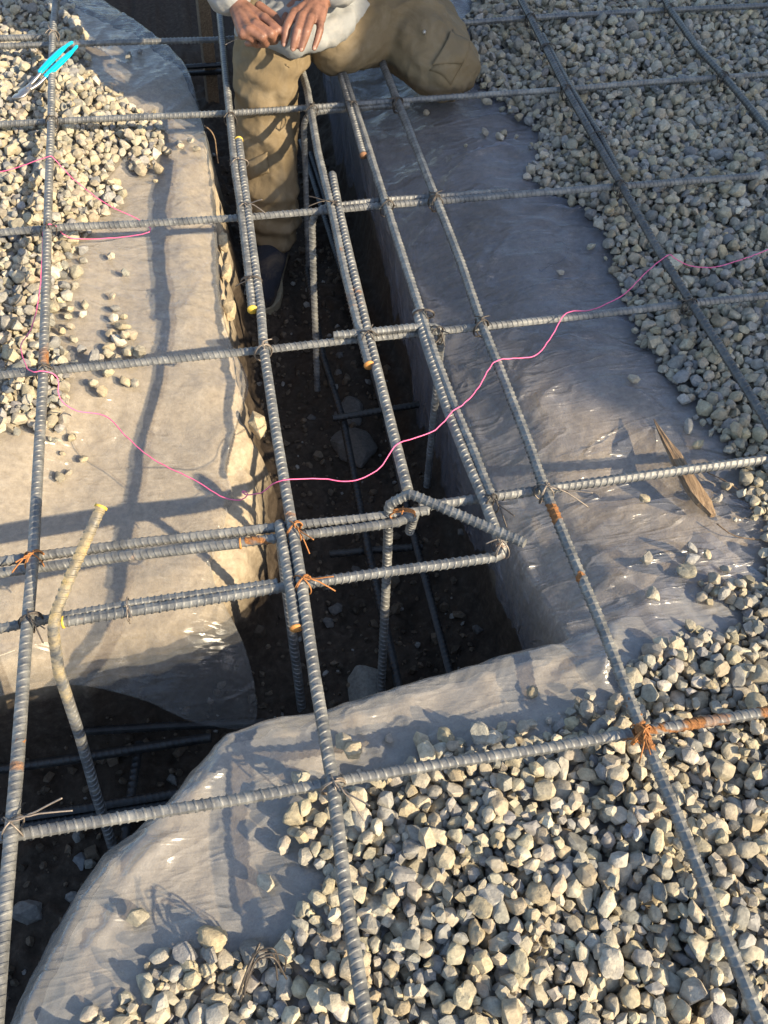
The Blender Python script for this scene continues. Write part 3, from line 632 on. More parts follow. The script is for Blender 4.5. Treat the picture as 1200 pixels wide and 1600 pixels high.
rebar('hooked bar with a yellow painted end at left and a rusty curl at right', [(0.0540,0.3057,-0.0172), (0.1474,0.3079,-0.0172), (0.2692,0.3103,-0.0172), (0.3797,0.3140,-0.0172), (0.5323,0.3160,-0.0172), (0.6327,0.3153,-0.0172), (0.7191,0.3143,-0.0150), (0.7220,0.3364,0.0000)], r=.0084, bend=.03, tips=((0, M_YEL),))
rebar('nearest cross bar, partly rust orange at the right, lying over the gravel', [(-0.0372,0.0004,-0.0168), (0.0092,-0.0004,-0.0168), (0.1432,-0.0005,-0.0168), (0.2892,-0.0020,-0.0168), (0.4065,0.0004,-0.0168), (0.5615,0.0007,-0.0168), (0.6939,-0.0018,-0.0168), (0.8339,-0.0003,-0.0168), (0.9241,-0.0013,-0.0168), (1.0430,-0.0019,-0.0168)], r=.0082)
rebar('bent upright bar with its free end pointing right over the trench', [(0.7341,0.2803,0.0620), (0.5897,0.4170,0.0400), (0.5591,0.4224,0.0120), (0.5607,0.4217,-0.1900), (0.5403,0.3315,-0.5000)], r=.0082, bend=.018)
rebar('yellow dusted bent bar leaning up from the side trench', [(0.1298,0.4285,0.0850), (0.0816,0.3428,0.0500), (0.0464,0.2891,0.0120), (0.0372,0.2546,-0.0700), (0.0364,0.2171,-0.2100), (0.0344,0.1724,-0.3350), (0.0355,0.1146,-0.5000)], r=.0085, bend=.08, rust=2, tips=((0, M_YEL),))
rebar('short hooked stirrup tied left of the long bar with an orange cut end', [(0.3876,0.2313,-0.0040), (0.3876,0.3172,-0.0030), (0.3849,0.4390,-0.0030), (0.3851,0.4236,-0.1800), (0.3885,0.3434,-0.5000)], r=.0085, bend=.035, tips=((0, M_ORG),))
# bars lying low in the trenches
G = None
for lab, p in (
    ('low bar on the trench floor passing left of the flat grey rock', [(0.5617,1.5989,-0.4300), (0.5586,1.2427,-0.4300), (0.5756,1.0202,-0.4300), (0.5697,0.6488,-0.4300), (0.5741,0.3043,-0.4300)]),
    ('low bar in deep shade right of the flat grey rock', [(0.6276,2.2312,-0.4300), (0.6503,1.7003,-0.4300), (0.6725,1.2488,-0.4300), (0.6755,0.9432,-0.4300), (0.6727,0.6489,-0.4300), (0.6765,0.3250,-0.4300)]),
    ('low bar doubled beside the deep shaded bar under the orange cut end', [(0.6478,2.1555,-0.4300), (0.6679,1.6978,-0.4300), (0.6867,1.2466,-0.4300), (0.6888,0.9818,-0.4300)]),
    ('short low cross bar lying across the flat grey rock', [(0.5504,1.0222,-0.4150), (0.6344,1.0278,-0.4150), (0.7586,1.0358,-0.4150)]),
    ('short low cross bar below the bent hook', [(0.4899,0.6626,-0.4450), (0.5784,0.6582,-0.4450), (0.6878,0.6505,-0.4450)]),
    ('low side trench bar nearest the hanging plastic', [(-0.0095,0.3343,-0.4300), (0.1391,0.3192,-0.4300), (0.3473,0.2928,-0.4300)]),
    ('low side trench bar second from the hanging plastic', [(-0.1958,0.2876,-0.4300), (-0.0200,0.2840,-0.4300), (0.2180,0.2842,-0.4300)]),
    ('upper one of the paired low bars in the side trench', [(-0.1883,0.1944,-0.4300), (-0.0075,0.1901,-0.4300), (0.2227,0.1886,-0.4300)]),
    ('lower one of the paired low bars in the side trench', [(-0.1903,0.1816,-0.4400), (-0.0096,0.1783,-0.4400), (0.2208,0.1777,-0.4400)]),
    ('leaning low bar crossing under the paired side trench bars', [(0.0852,0.3103,-0.4600), (0.0686,0.2151,-0.4600), (0.0486,0.0943,-0.4600)]),
    ('upper dark bar in the far trench behind the worker', [(0.1983,2.5841,-0.3500), (0.3208,2.5808,-0.3500), (0.4239,2.5802,-0.3500)]),
    ('lower dark bar in the far trench behind the worker', [(0.1937,2.5983,-0.3800), (0.3175,2.5948,-0.3800), (0.4258,2.5934,-0.3800)]),
    ('dark low bar running along the foot of the plastic wall', [(0.8339,2.0447,-0.4000), (0.8030,1.7863,-0.4000), (0.7769,1.5833,-0.4000)])):
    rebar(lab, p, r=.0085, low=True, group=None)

# ------------------------------------------------------------------ wire ties
def wire_mesh(paths, r=.0011):
    Vs, Fs, c = [], [], 0
    for P in paths:
        V, F = sweep(P, r, 0, 6, .0022)
        Vs.append(V); Fs.append(F+c); c += len(V)
    return np.vstack(Vs), np.vstack(Fs)
def loop_pts(c, a, b, n=18, turns=1.0, drift=Vector((0, 0, 0)), ph=0):
    return [c + a*math.cos(ph+2*math.pi*turns*t/n) + b*math.sin(ph+2*math.pi*turns*t/n) + drift*(t/n-.5) for t in range(n+1)]
def tie(label, p, mat, kind='x', tail=.022, tdir=None, loops=2, R=.0135, seed=0, ang=0.6):
    rr = random.Random(seed+17)
    c = Vector(p) + Vector((0, 0, -.0075))
    paths = []
    if kind == 'x':          # diagonal wraps round a crossing
        for k in range(loops):
            an = ang + (0 if k % 2 == 0 else math.pi/2) + rr.uniform(-.2, .2)
            h = Vector((math.cos(an), math.sin(an), 0))
            paths.append(loop_pts(c, h*R*1.25, Vector((0, 0, 1))*(R*1.45), 20, 1.0+.1*k, Vector((-h.y, h.x, 0))*.003))
    else:                    # wraps round two bars side by side
        for k in range(loops):
            paths.append(loop_pts(c+Vector((0, 0, .0075)) + Vector((math.cos(ang), math.sin(ang), 0))*(.003*k), Vector((-math.sin(ang), math.cos(ang), 0))*R*1.5, Vector((0, 0, 1))*R*.85, 20, 1.05))
    # twisted pigtail
    t = Vector(tdir) if tdir else Vector((rr.uniform(-1, 1), rr.uniform(-1, .2), .5))
    t.normalize()
    top = c + Vector((0, 0, R*1.45))
    u = t.orthogonal().normalized(); w = t.cross(u)
    for s in (0, math.pi):
        pp = []
        for k in range(15):
            q = k/14
            sp = .0015 if q < .45 else .0015 + (q-.45)*.022; tw = min(q, .45)*15
            pp.append(top + t*tail*q + Vector((0, 0, -.010*q*q)) + u*(sp*math.cos(s+tw)) + w*(sp*math.sin(s+tw)))
        paths.append(pp)
    V, F = wire_mesh(paths, .00115)
    o = obj('wire_tie', mesh_np('wire_tie', V, F), mat)
    return tag(o, label, 'wire tie')
B, Rr, S_ = M_TIE, M_TIE_RUST, M_TIE_BRIGHT
TIES = [
 ('rusty wire knot on the far left bar above the blue nippers', [(-0.0137,2.0854,0.0000)], M_TIE_BRIGHT, 'x', .02, None, 3),
 ('dark wire tie on the far left bar just below the blue nippers', [(-0.0042,1.6655,0.0000)], B, 'x', .012, None, 2),
 ('dark wire tie where the pink string loops the far left bar', [(0.0036,1.2487,0.0000)], B, 'x', .012, None, 2),
 ('dark wire tie on the far left bar beside the pink string knot', [(0.0100,0.8264,0.0000)], B, 'x', .012, None, 2),
 ('orange rusted wire tie on the left doubled cross bar', [(0.0120,0.4156,0.0000)], Rr, 'x', .035, (-.6, -.6, .3), 3),
 ('dark wire tie with a long tail left of the yellow dusted bar', [(0.0115,0.3087,0.0000)], B, 'x', .045, (.5, -.8, .1), 3),
 ('silver wire tie with long splayed ends at the lower left corner', [(0.0042,0.0060,0.0000)], S_, 'x', .075, (1, .1, .25), 3),
 ('wire tie on the bar beside the knee', [(0.4046,1.6245,0.0000)], B, 'x', .012, None, 2),
 ('bright wire tie with splayed ends on the lapped bars by the shin', [(0.4039,1.2631,0.0000)], S_, 'x', .05, (.8, -.5, .3), 3),
 ('wire wrap on the lapped bars just below the upper yellow end', [(0.4090,1.4324,0.0000)], S_, 'p', .02, (-1, .1, .2), 1),
 ('wire wrap round the lapped bars just above the lower yellow end', [(0.3971,1.0185,0.0000)], B, 'p', .03, (-.8, -.5, -.3), 2),
 ('brown wire tie right below the boot toe', [(0.3997,0.8222,0.0000)], Rr if False else M_TIE_BRIGHT, 'x', .02, (.3, .8, .3), 3),
 ('orange wire tie with dangling ends at the doubled cross bar and stirrup', [(0.4056,0.4079,0.0000)], Rr, 'x', .05, (.4, -.8, .1), 3),
 ('orange wire tie with a twisted tail on the yellow ended hook', [(0.4057,0.3064,0.0000)], Rr, 'x', .05, (1, -.35, .15), 3),
 ('wire tie with splayed tails at the corner of the near gravel', [(0.4054,-0.0096,0.0000)], M_TIE_BRIGHT, 'x', .06, (.7, -.9, .1), 3),
 ('orange rust wire tie on the nearest cross bar at the right', [(0.8265,-0.0087,0.0000)], Rr, 'x', .04, (-.3, -1, .1), 3),
 ('straw coloured wire tie with long tails above the orange rust band', [(0.8161,0.4201,0.0000)], M_TIE_BRIGHT, 'x', .075, (1, -.45, -.05), 3),
 ('dark wire tie on the right long bar right of the short hooked bar', [(0.8115,0.8271,0.0000)], B, 'x', .018, (.3, .9, .3), 3),
 ('dark wire tie with drooping ends where the doubled bar meets the cross bar', [(0.7229,0.4123,0.0000)], B, 'x', .05, (.5, -1, -.1), 3),
 ('thick black wire tie on the long bar above the right sheet', [(0.8121,1.2330,0.0000)], B, 'x', .02, (.2, .9, .3), 4),
 ('black wire loops round the paired cross bars at the right trench edge', [(0.7052,1.2294,0.0000)], B, 'x', .012, None, 3),
 ('tangled wire tie at the dusty bend above the trench', [(0.5927,1.2407,0.0000)], B, 'x', .055, (-1, .15, .2), 4),
 ('dark wire tie on the short hooked bar just above the orange cut end', [(0.5913,0.8212,0.0060)], B, 'x', .02, (.9, .3, .3), 4),
 ('dark wire loop at the start of the doubled bar by the plastic wall', [(0.7098,0.8720,0.0000)], B, 'p', .03, (.3, -.9, 0), 2),
 ('wire tie at the bend of the short hooked bar', [(0.7235,0.8205,0.0000)], B, 'x', .03, (.5, -.9, 0), 3),
 ('rusty wire wrap on the curled end of the yellow ended hook', [(0.7175,0.3234,0.0000)], M_TIE_BRIGHT, 'x', .02, (-.5, .5, .2), 3),
 ('orange wire wrap binding the bent upright to the doubled cross bar', [(0.5795,0.4115,-0.0080)], Rr, 'p', .008, (0, .5, 1), 3),
 ('black wire tie under the kneeling leg', [(0.8077,1.6405,0.0000)], B, 'x', .03, (-.5, -.4, .2), 3),
 ('wire tie on the paired bars between the shin and kneeling leg', [(0.6964,1.6375,0.0000)], B, 'x', .015, None, 2),
 ('wire tie at the dusty bend in front of the shin', [(0.5973,1.6332,0.0000)], B, 'x', .012, None, 2),
 ('black wire tie on the shaded gravel at the cross bar level with the kneeling leg', [(1.2339,1.6449,0.0000)], B, 'x', .012, None, 3),
 ('black wire tie on the shaded gravel at the paired cross bar end', [(1.2287,1.2296,-0.0000)], B, 'x', .012, None, 3),
 ('black wire tie on the shaded gravel just below the pink string', [(1.2299,0.8279,0.0000)], B, 'x', .022, (-.9, -.5, .1), 3),
 ('brown wire tie on the rusty corner bar', [(1.6532,1.6535,0.0000)], M_TIE_RUST if False else B, 'x', .012, None, 3),
 ('wire tie on the farthest cross bar above the shaded lapped bar', [(1.2504,2.0261,0.0000)], B, 'x', .012, None, 3),
 ('wire tie on the farthest cross bar at the rusty corner bar', [(1.6500,2.0346,0.0000)], B, 'x', .012, None, 2),
 ('wire wrap joining the shaded lapped bars near their upper end', [(1.2479,1.8531,0.0000)], B, 'p', .012, None, 3),
 ('wire wrap joining the shaded lapped bars near their lower end', [(1.2434,1.4293,0.0000)], B, 'p', .012, None, 2),
 ('small wire hook hanging from the yellow ended bar on the left', [(0.1476,0.3121,-0.0168)], M_TIE_BRIGHT, 'q', .02, (.2, -1, -.4), 1),
]
for i, (lab, p, m, kd, tl, td, lp) in enumerate(TIES):
    tie(lab, p[0], m, kd, tl, td, lp, seed=i, ang=(1.45 if kd == 'p' else (0.0 if kd == 'q' else .6+.3*math.sin(i*2.1))))

# ------------------------------------------------------------------ pink line
def tube_thing(name, label, cat, pts, r, mat, n=90, jit=0.0):
    P = smooth_curve(np.array(pts), n)
    if jit: P = P + rng.normal(0, jit, P.shape)
    V, F = sweep(P, r, 0, 8, .004)
    return tag(obj(name, mesh_np(name, V, F), mat), label, cat)
tube_thing('pink_string', 'bright pink mason line looped over the bars right across the trench', 'string',
  [(-0.1514,1.5159,-0.0300), (-0.0866,1.5110,-0.0200), (-0.0027,1.4977,0.0105), (0.0091,1.4926,0.0080), (0.0432,1.4685,-0.0300), (0.1074,1.4043,-0.0550), (0.1792,1.3587,-0.0750), (0.1967,1.3233,-0.0800), (0.1217,1.3203,-0.0850), (0.0318,1.3170,-0.0750), (0.0165,1.2706,-0.0120), (0.0077,1.2476,0.0110), (-0.0093,1.2538,-0.0100), (-0.0120,1.1933,-0.0250), (-0.0152,1.0590,-0.0300), (-0.0258,0.9761,-0.0300), (-0.0411,0.9335,-0.0300), (-0.0125,0.8251,0.0060), (0.0187,0.8122,0.0105), (0.0338,0.8131,-0.0080), (0.0326,0.7839,-0.0300), (0.0582,0.7677,-0.0500), (0.1054,0.7621,-0.0650), (0.1440,0.7010,-0.0650), (0.1868,0.6442,-0.0650), (0.2498,0.5902,-0.0650), (0.2954,0.5445,-0.0650), (0.3265,0.5257,-0.0600), (0.3415,0.5332,-0.0550), (0.3318,0.5390,-0.0500), (0.3373,0.5284,-0.0500), (0.3628,0.5121,-0.0300), (0.3819,0.5086,-0.0080), (0.4007,0.4996,0.0105), (0.4600,0.5034,-0.0020), (0.5060,0.4939,-0.0060), (0.5562,0.5078,-0.0040), (0.5915,0.5438,0.0100), (0.6203,0.5611,0.0020), (0.6683,0.5777,0.0000), (0.7056,0.6074,0.0105), (0.7240,0.6184,0.0105), (0.7601,0.6557,0.0040), (0.7942,0.7010,0.0105), (0.8168,0.7194,0.0105), (0.8932,0.7425,-0.0120), (0.9408,0.7904,-0.0120), (0.9830,0.8388,-0.0020), (1.0454,0.8606,-0.0200), (1.1237,0.8959,-0.0200), (1.1848,0.9424,-0.0080), (1.2354,0.9668,0.0105), (1.2427,0.9573,0.0105), (1.2870,0.9661,-0.0200), (1.3342,0.9573,-0.0250), (1.4077,0.9676,-0.0200), (1.5189,1.0061,-0.0200)], .0010, M_PINK, 90, .0004)

# ------------------------------------------------------------------ stones
def ico(sub):
    bm = bmesh.new(); bmesh.ops.create_icosphere(bm, subdivisions=sub, radius=1)
    v = np.array([x.co[:] for x in bm.verts]); f = np.array([[q.index for q in p.verts] for p in bm.faces]); bm.free()
    return v, f
ICO = {1: ico(1), 2: ico(2), 3: ico(3), 4: ico(4)}
def hull_stone(seed, sc=None, npt=None, bev=.10, rough=0.0):
    """an angular broken stone: hull of scattered points, edges worn by a narrow bevel."""
    r = np.random.default_rng(seed)
    n = npt or int(r.integers(9, 15))
    P = r.normal(size=(n, 3)); P /= np.linalg.norm(P, axis=1)[:, None]
    for _ in range(6):                    # push the corners apart
        D = P[:, None]-P[None]; L = np.linalg.norm(D, axis=2)+np.eye(n)*9
        P = P + .06*(D/L[..., None]**3).sum(1); P /= np.linalg.norm(P, axis=1)[:, None]
    P = P*r.uniform(.82, 1.12, n)[:, None]
    P = P*(np.array([1.0, r.uniform(.66, .95), r.uniform(.50, .82)]) if sc is None else sc)
    out = []
    for lev in (0, 1):
        bm = bmesh.new()
        for p in P: bm.verts.new(p)
        g = bmesh.ops.convex_hull(bm, input=bm.verts[:])
        bmesh.ops.delete(bm, geom=[v for v in bm.verts if not v.link_faces], context='VERTS')
        bmesh.ops.dissolve_limit(bm, angle_limit=.30, verts=bm.verts[:], edges=bm.edges[:])
        if lev:
            bmesh.ops.bevel(bm, geom=bm.edges[:], offset=bev, segments=2, profile=.6, affect='EDGES', clamp_overlap=True)
        bmesh.ops.triangulate(bm, faces=bm.faces[:])
        if lev and rough:
            for _ in range(2):
                bmesh.ops.subdivide_edges(bm, edges=bm.edges[:], cuts=1, use_grid_fill=True)
            bmesh.ops.triangulate(bm, faces=bm.faces[:])
        bmesh.ops.recalc_face_normals(bm, faces=bm.faces[:])
        bm.verts.index_update()
        v = np.array([q.co[:] for q in bm.verts]); f = np.array([[q.index for q in p.verts] for p in bm.faces]); bm.free()
        if lev and rough:
            v = v*(1+rough*fbm3(v*1.0+seed, 3.0, 4))[:, None]
        elif lev:
            v = v*(1+.16*fbm3(v+seed, 2.4, 3))[:, None]
        out.append((v, f))
    return out
NV = 40
_hs = [hull_stone(100+i, bev=(.08, .12, .17)[i % 3]) for i in range(NV)]
def worn_stone(seed, sub):
    """a chipped but worn stone: sphere cut by planes with soft edges and a pitted skin."""
    r = np.random.default_rng(seed)
    nn = r.normal(size=(int(r.integers(14, 22)), 3)); nn /= np.linalg.norm(nn, axis=1)[:, None]
    dd = r.uniform(.55, .95, len(nn)); sharp = r.uniform(20, 70); sc = np.array([1.0, r.uniform(.68, .95), r.uniform(.52, .8)])
    v, f = ICO[sub]
    inv = np.maximum(v@nn.T, 1e-3)/dd
    p = v*np.minimum(1/np.power(np.sum(inv**sharp, axis=1), 1/sharp), 1.1)[:, None]
    if sub > 1: p = p*(1+.16*fbm3(v+seed, 2.6, 4))[:, None]
    return p*sc*1.12, f
SV = {1: [h[0] for h in _hs], 2: [h[1] for h in _hs], 3: [h[1] for h in _hs]}
for i in range(NV):
    if i % 4 == 3:
        for q_ in (1, 2, 3): SV[q_][i] = worn_stone(500+i, q_)
def rot_rand(r):
    q = r.normal(size=4); q /= np.linalg.norm(q); w, x, y, z = q
    return np.array([[1-2*(y*y+z*z), 2*(x*y-z*w), 2*(x*z+y*w)], [2*(x*y+z*w), 1-2*(x*x+z*z), 2*(y*z-x*w)], [2*(x*z-y*w), 2*(y*z+x*w), 1-2*(x*x+y*y)]])
TINTS = np.array([(.44,.395,.305), (.47,.425,.335), (.42,.385,.315), (.50,.445,.335), (.40,.38,.335), (.33,.325,.31), (.45,.395,.30), (.43,.365,.265), (.54,.50,.42), (.28,.28,.272), (.44,.40,.325)])
def tint(r):
    t = TINTS[r.integers(len(TINTS))]*r.uniform(.66, .98)
    return t*np.array([1.0, r.uniform(.97, 1.01), r.uniform(.92, 1.03)])

G_RIGHT = np.array([p[:2] for p in [(1.2441,2.5637,-0.0700), (1.1324,2.1890,-0.0700), (1.0695,1.9013,-0.0700), (1.1212,1.7130,-0.0700), (1.1770,1.6129,-0.0700), (1.0896,1.4115,-0.0700), (1.1642,1.2838,-0.0700), (1.1907,1.1581,-0.0700), (1.1629,0.9732,-0.0700), (1.1574,0.8237,-0.0700), (1.1698,0.6762,-0.0700), (1.2069,0.5267,-0.0700), (1.1934,0.4259,-0.0700), (1.1896,0.3014,-0.0700), (1.1384,0.2389,-0.0700), (1.0561,0.2525,-0.0700), (1.0363,0.2310,-0.0700), (1.0901,0.1799,-0.0700), (1.0800,0.1523,-0.0700), (0.9640,0.1567,-0.0700), (0.8768,0.1299,-0.0700), (0.8553,0.0694,-0.0700), (0.7757,0.0654,-0.0700), (0.7359,0.0459,-0.0700), (0.6509,0.0465,-0.0700), (0.5767,0.0484,-0.0700), (0.5174,0.0280,-0.0700), (0.4428,0.0128,-0.0700), (0.3898,0.0128,-0.0700), (0.3414,-0.0276,-0.0700), (0.3507,-0.0758,-0.0700), (0.3778,-0.1211,-0.0700), (0.3587,-0.1528,-0.0700), (0.3160,-0.1755,-0.0700), (0.2703,-0.1600,-0.0700), (0.2314,-0.1569,-0.0700), (0.2072,-0.1710,-0.0700), (0.1686,-0.1787,-0.0700), (0.1392,-0.2052,-0.0700), (0.0933,-0.2142,-0.0700), (0.0647,-0.2425,-0.0700), (0.0318,-0.3118,-0.0700), (0.4595,-0.4697,-0.0700)]] + [(1.5, -.6), (2.6, 1.0), (2.6, 3.0)])
G_LEFT = np.array([p[:2] for p in [(-0.3738,2.2267,-0.0700), (-0.1718,2.1725,-0.0700), (-0.0534,2.1153,-0.0700), (0.0471,2.0338,-0.0700), (0.1520,1.8893,-0.0700), (0.2181,1.8028,-0.0700), (0.2268,1.6834,-0.0700), (0.1781,1.6061,-0.0700), (0.1345,1.6960,-0.0700), (0.0970,1.6037,-0.0700), (0.1187,1.5082,-0.0700), (0.0695,1.4273,-0.0700), (0.0226,1.3575,-0.0700), (0.0333,1.3030,-0.0700), (0.0058,1.2404,-0.0700), (0.0112,1.1446,-0.0700), (-0.0105,1.0486,-0.0700), (0.0262,0.9589,-0.0700), (0.0148,0.8638,-0.0700), (-0.0138,0.7776,-0.0700), (-0.0488,0.8072,-0.0700), (-0.0821,0.8043,-0.0700), (-0.2251,0.8028,-0.0700)]])
G_FAR = np.array([p[:2] for p in [(-0.4332,2.7570,-0.0700), (-0.0478,2.7126,-0.0700), (-0.0215,2.4505,-0.0700), (0.0409,2.2290,-0.0700), (0.0542,2.1190,-0.0700), (-0.0726,2.1814,-0.0700), (-0.3799,2.2818,-0.0700)]])
def in_gravel(P):
    return np.maximum(np.maximum(sdist(P, G_RIGHT), sdist(P, G_LEFT)), sdist(P, G_FAR))

CELL = .004
X0, X1, Y0, Y1 = -.45, 2.45, -.55, 2.75
HX = np.arange(X0, X1, CELL); HY = np.arange(Y0, Y1, CELL)
hx, hy = np.meshgrid(HX, HY, indexing='ij')
H = top_z(hx, hy) + .010
SHV = []
for o in bpy.data.objects:
    if o.name.startswith('plastic_sheet'):
        v = np.empty(len(o.data.vertices)*3, np.float32); o.data.vertices.foreach_get('co', v); v = v.reshape(-1, 3)
        for di in (-1, 0, 1):
            for dj in (-1, 0, 1):
                a_ = ((v[:, 0]-X0)/CELL).astype(int)+di; b_ = ((v[:, 1]-Y0)/CELL).astype(int)+dj
                ok = (a_ >= 0) & (b_ >= 0) & (a_ < H.shape[0]) & (b_ < H.shape[1]) & (v[:, 2] > -.27)
                np.maximum.at(H, (a_[ok], b_[ok]), v[ok, 2])
HB = H.copy()
HID = np.full(H.shape, -1, np.int32)
GD = in_gravel(np.stack([hx.ravel(), hy.ravel()], 1)).reshape(H.shape)
CAMP = np.array([.35839, -.46664, 1.16571]); CAMR = np.array(cam.matrix_world)[:3, :3]
def project(p):
    q = (np.asarray(p)-CAMP)@CAMR
    return 600+1454.6*q[..., 0]/-q[..., 2], 800-1454.6*q[..., 1]/-q[..., 2]
stones = []          # (pos, rot, size, variant, tint)
def drop_stone(x, y, size, r, tries=3, spread=.012, flat=True, sink=.72):
    var = int(r.integers(NV))
    Rm = rot_rand(r)
    if flat:         # keep the flat side roughly down
        a = r.uniform(0, 2*np.pi); t1, t2 = r.normal(0, .45, 2)
        ca, sa = np.cos(a), np.sin(a)
        Rz = np.array([[ca, -sa, 0], [sa, ca, 0], [0, 0, 1]])
        Rx = np.array([[1, 0, 0], [0, np.cos(t1), -np.sin(t1)], [0, np.sin(t1), np.cos(t1)]])
        Ry = np.array([[np.cos(t2), 0, np.sin(t2)], [0, 1, 0], [-np.sin(t2), 0, np.cos(t2)]])
        Rm = Rz@Rx@Ry
    V = (SV[1][var][0]*size)@Rm.T
    ext = V.max(0)-V.min(0); a, b, c = ext[0]/2*.9, ext[1]/2*.9, ext[2]/2
    best = None
    for t in range(tries):
        xx = x + (r.normal(0, spread) if t else 0); yy = y + (r.normal(0, spread) if t else 0)
        i0, i1 = int((xx-a-X0)/CELL), int((xx+a-X0)/CELL)+1
        j0, j1 = int((yy-b-Y0)/CELL), int((yy+b-Y0)/CELL)+1
        if i0 < 0 or j0 < 0 or i1 >= H.shape[0] or j1 >= H.shape[1]: continue
        sx = (HX[i0:i1, None]-xx)/a; sy = (HY[None, j0:j1]-yy)/b
        q = 1-sx*sx-sy*sy; ok = q > 0.05
        if ok.sum() < 4: continue
        prof = np.sqrt(np.maximum(q, 0))*c
        h = H[i0:i1, j0:j1]
        zc = np.quantile((h+prof)[ok], sink)
        if best is None or zc < best[0]: best = (zc, xx, yy, i0, i1, j0, j1, ok, prof)
    if best is None: return None
    zc, xx, yy, i0, i1, j0, j1, ok, prof = best
    h = H[i0:i1, j0:j1]; nh = np.where(ok, zc+prof, -9)
    up = nh > h
    H[i0:i1, j0:j1] = np.where(up, nh, h)
    k = len(stones)
    HID[i0:i1, j0:j1] = np.where(up, k, HID[i0:i1, j0:j1])
    stones.append([np.array([xx, yy, zc]), Rm, size, var, tint(r)])
    return k

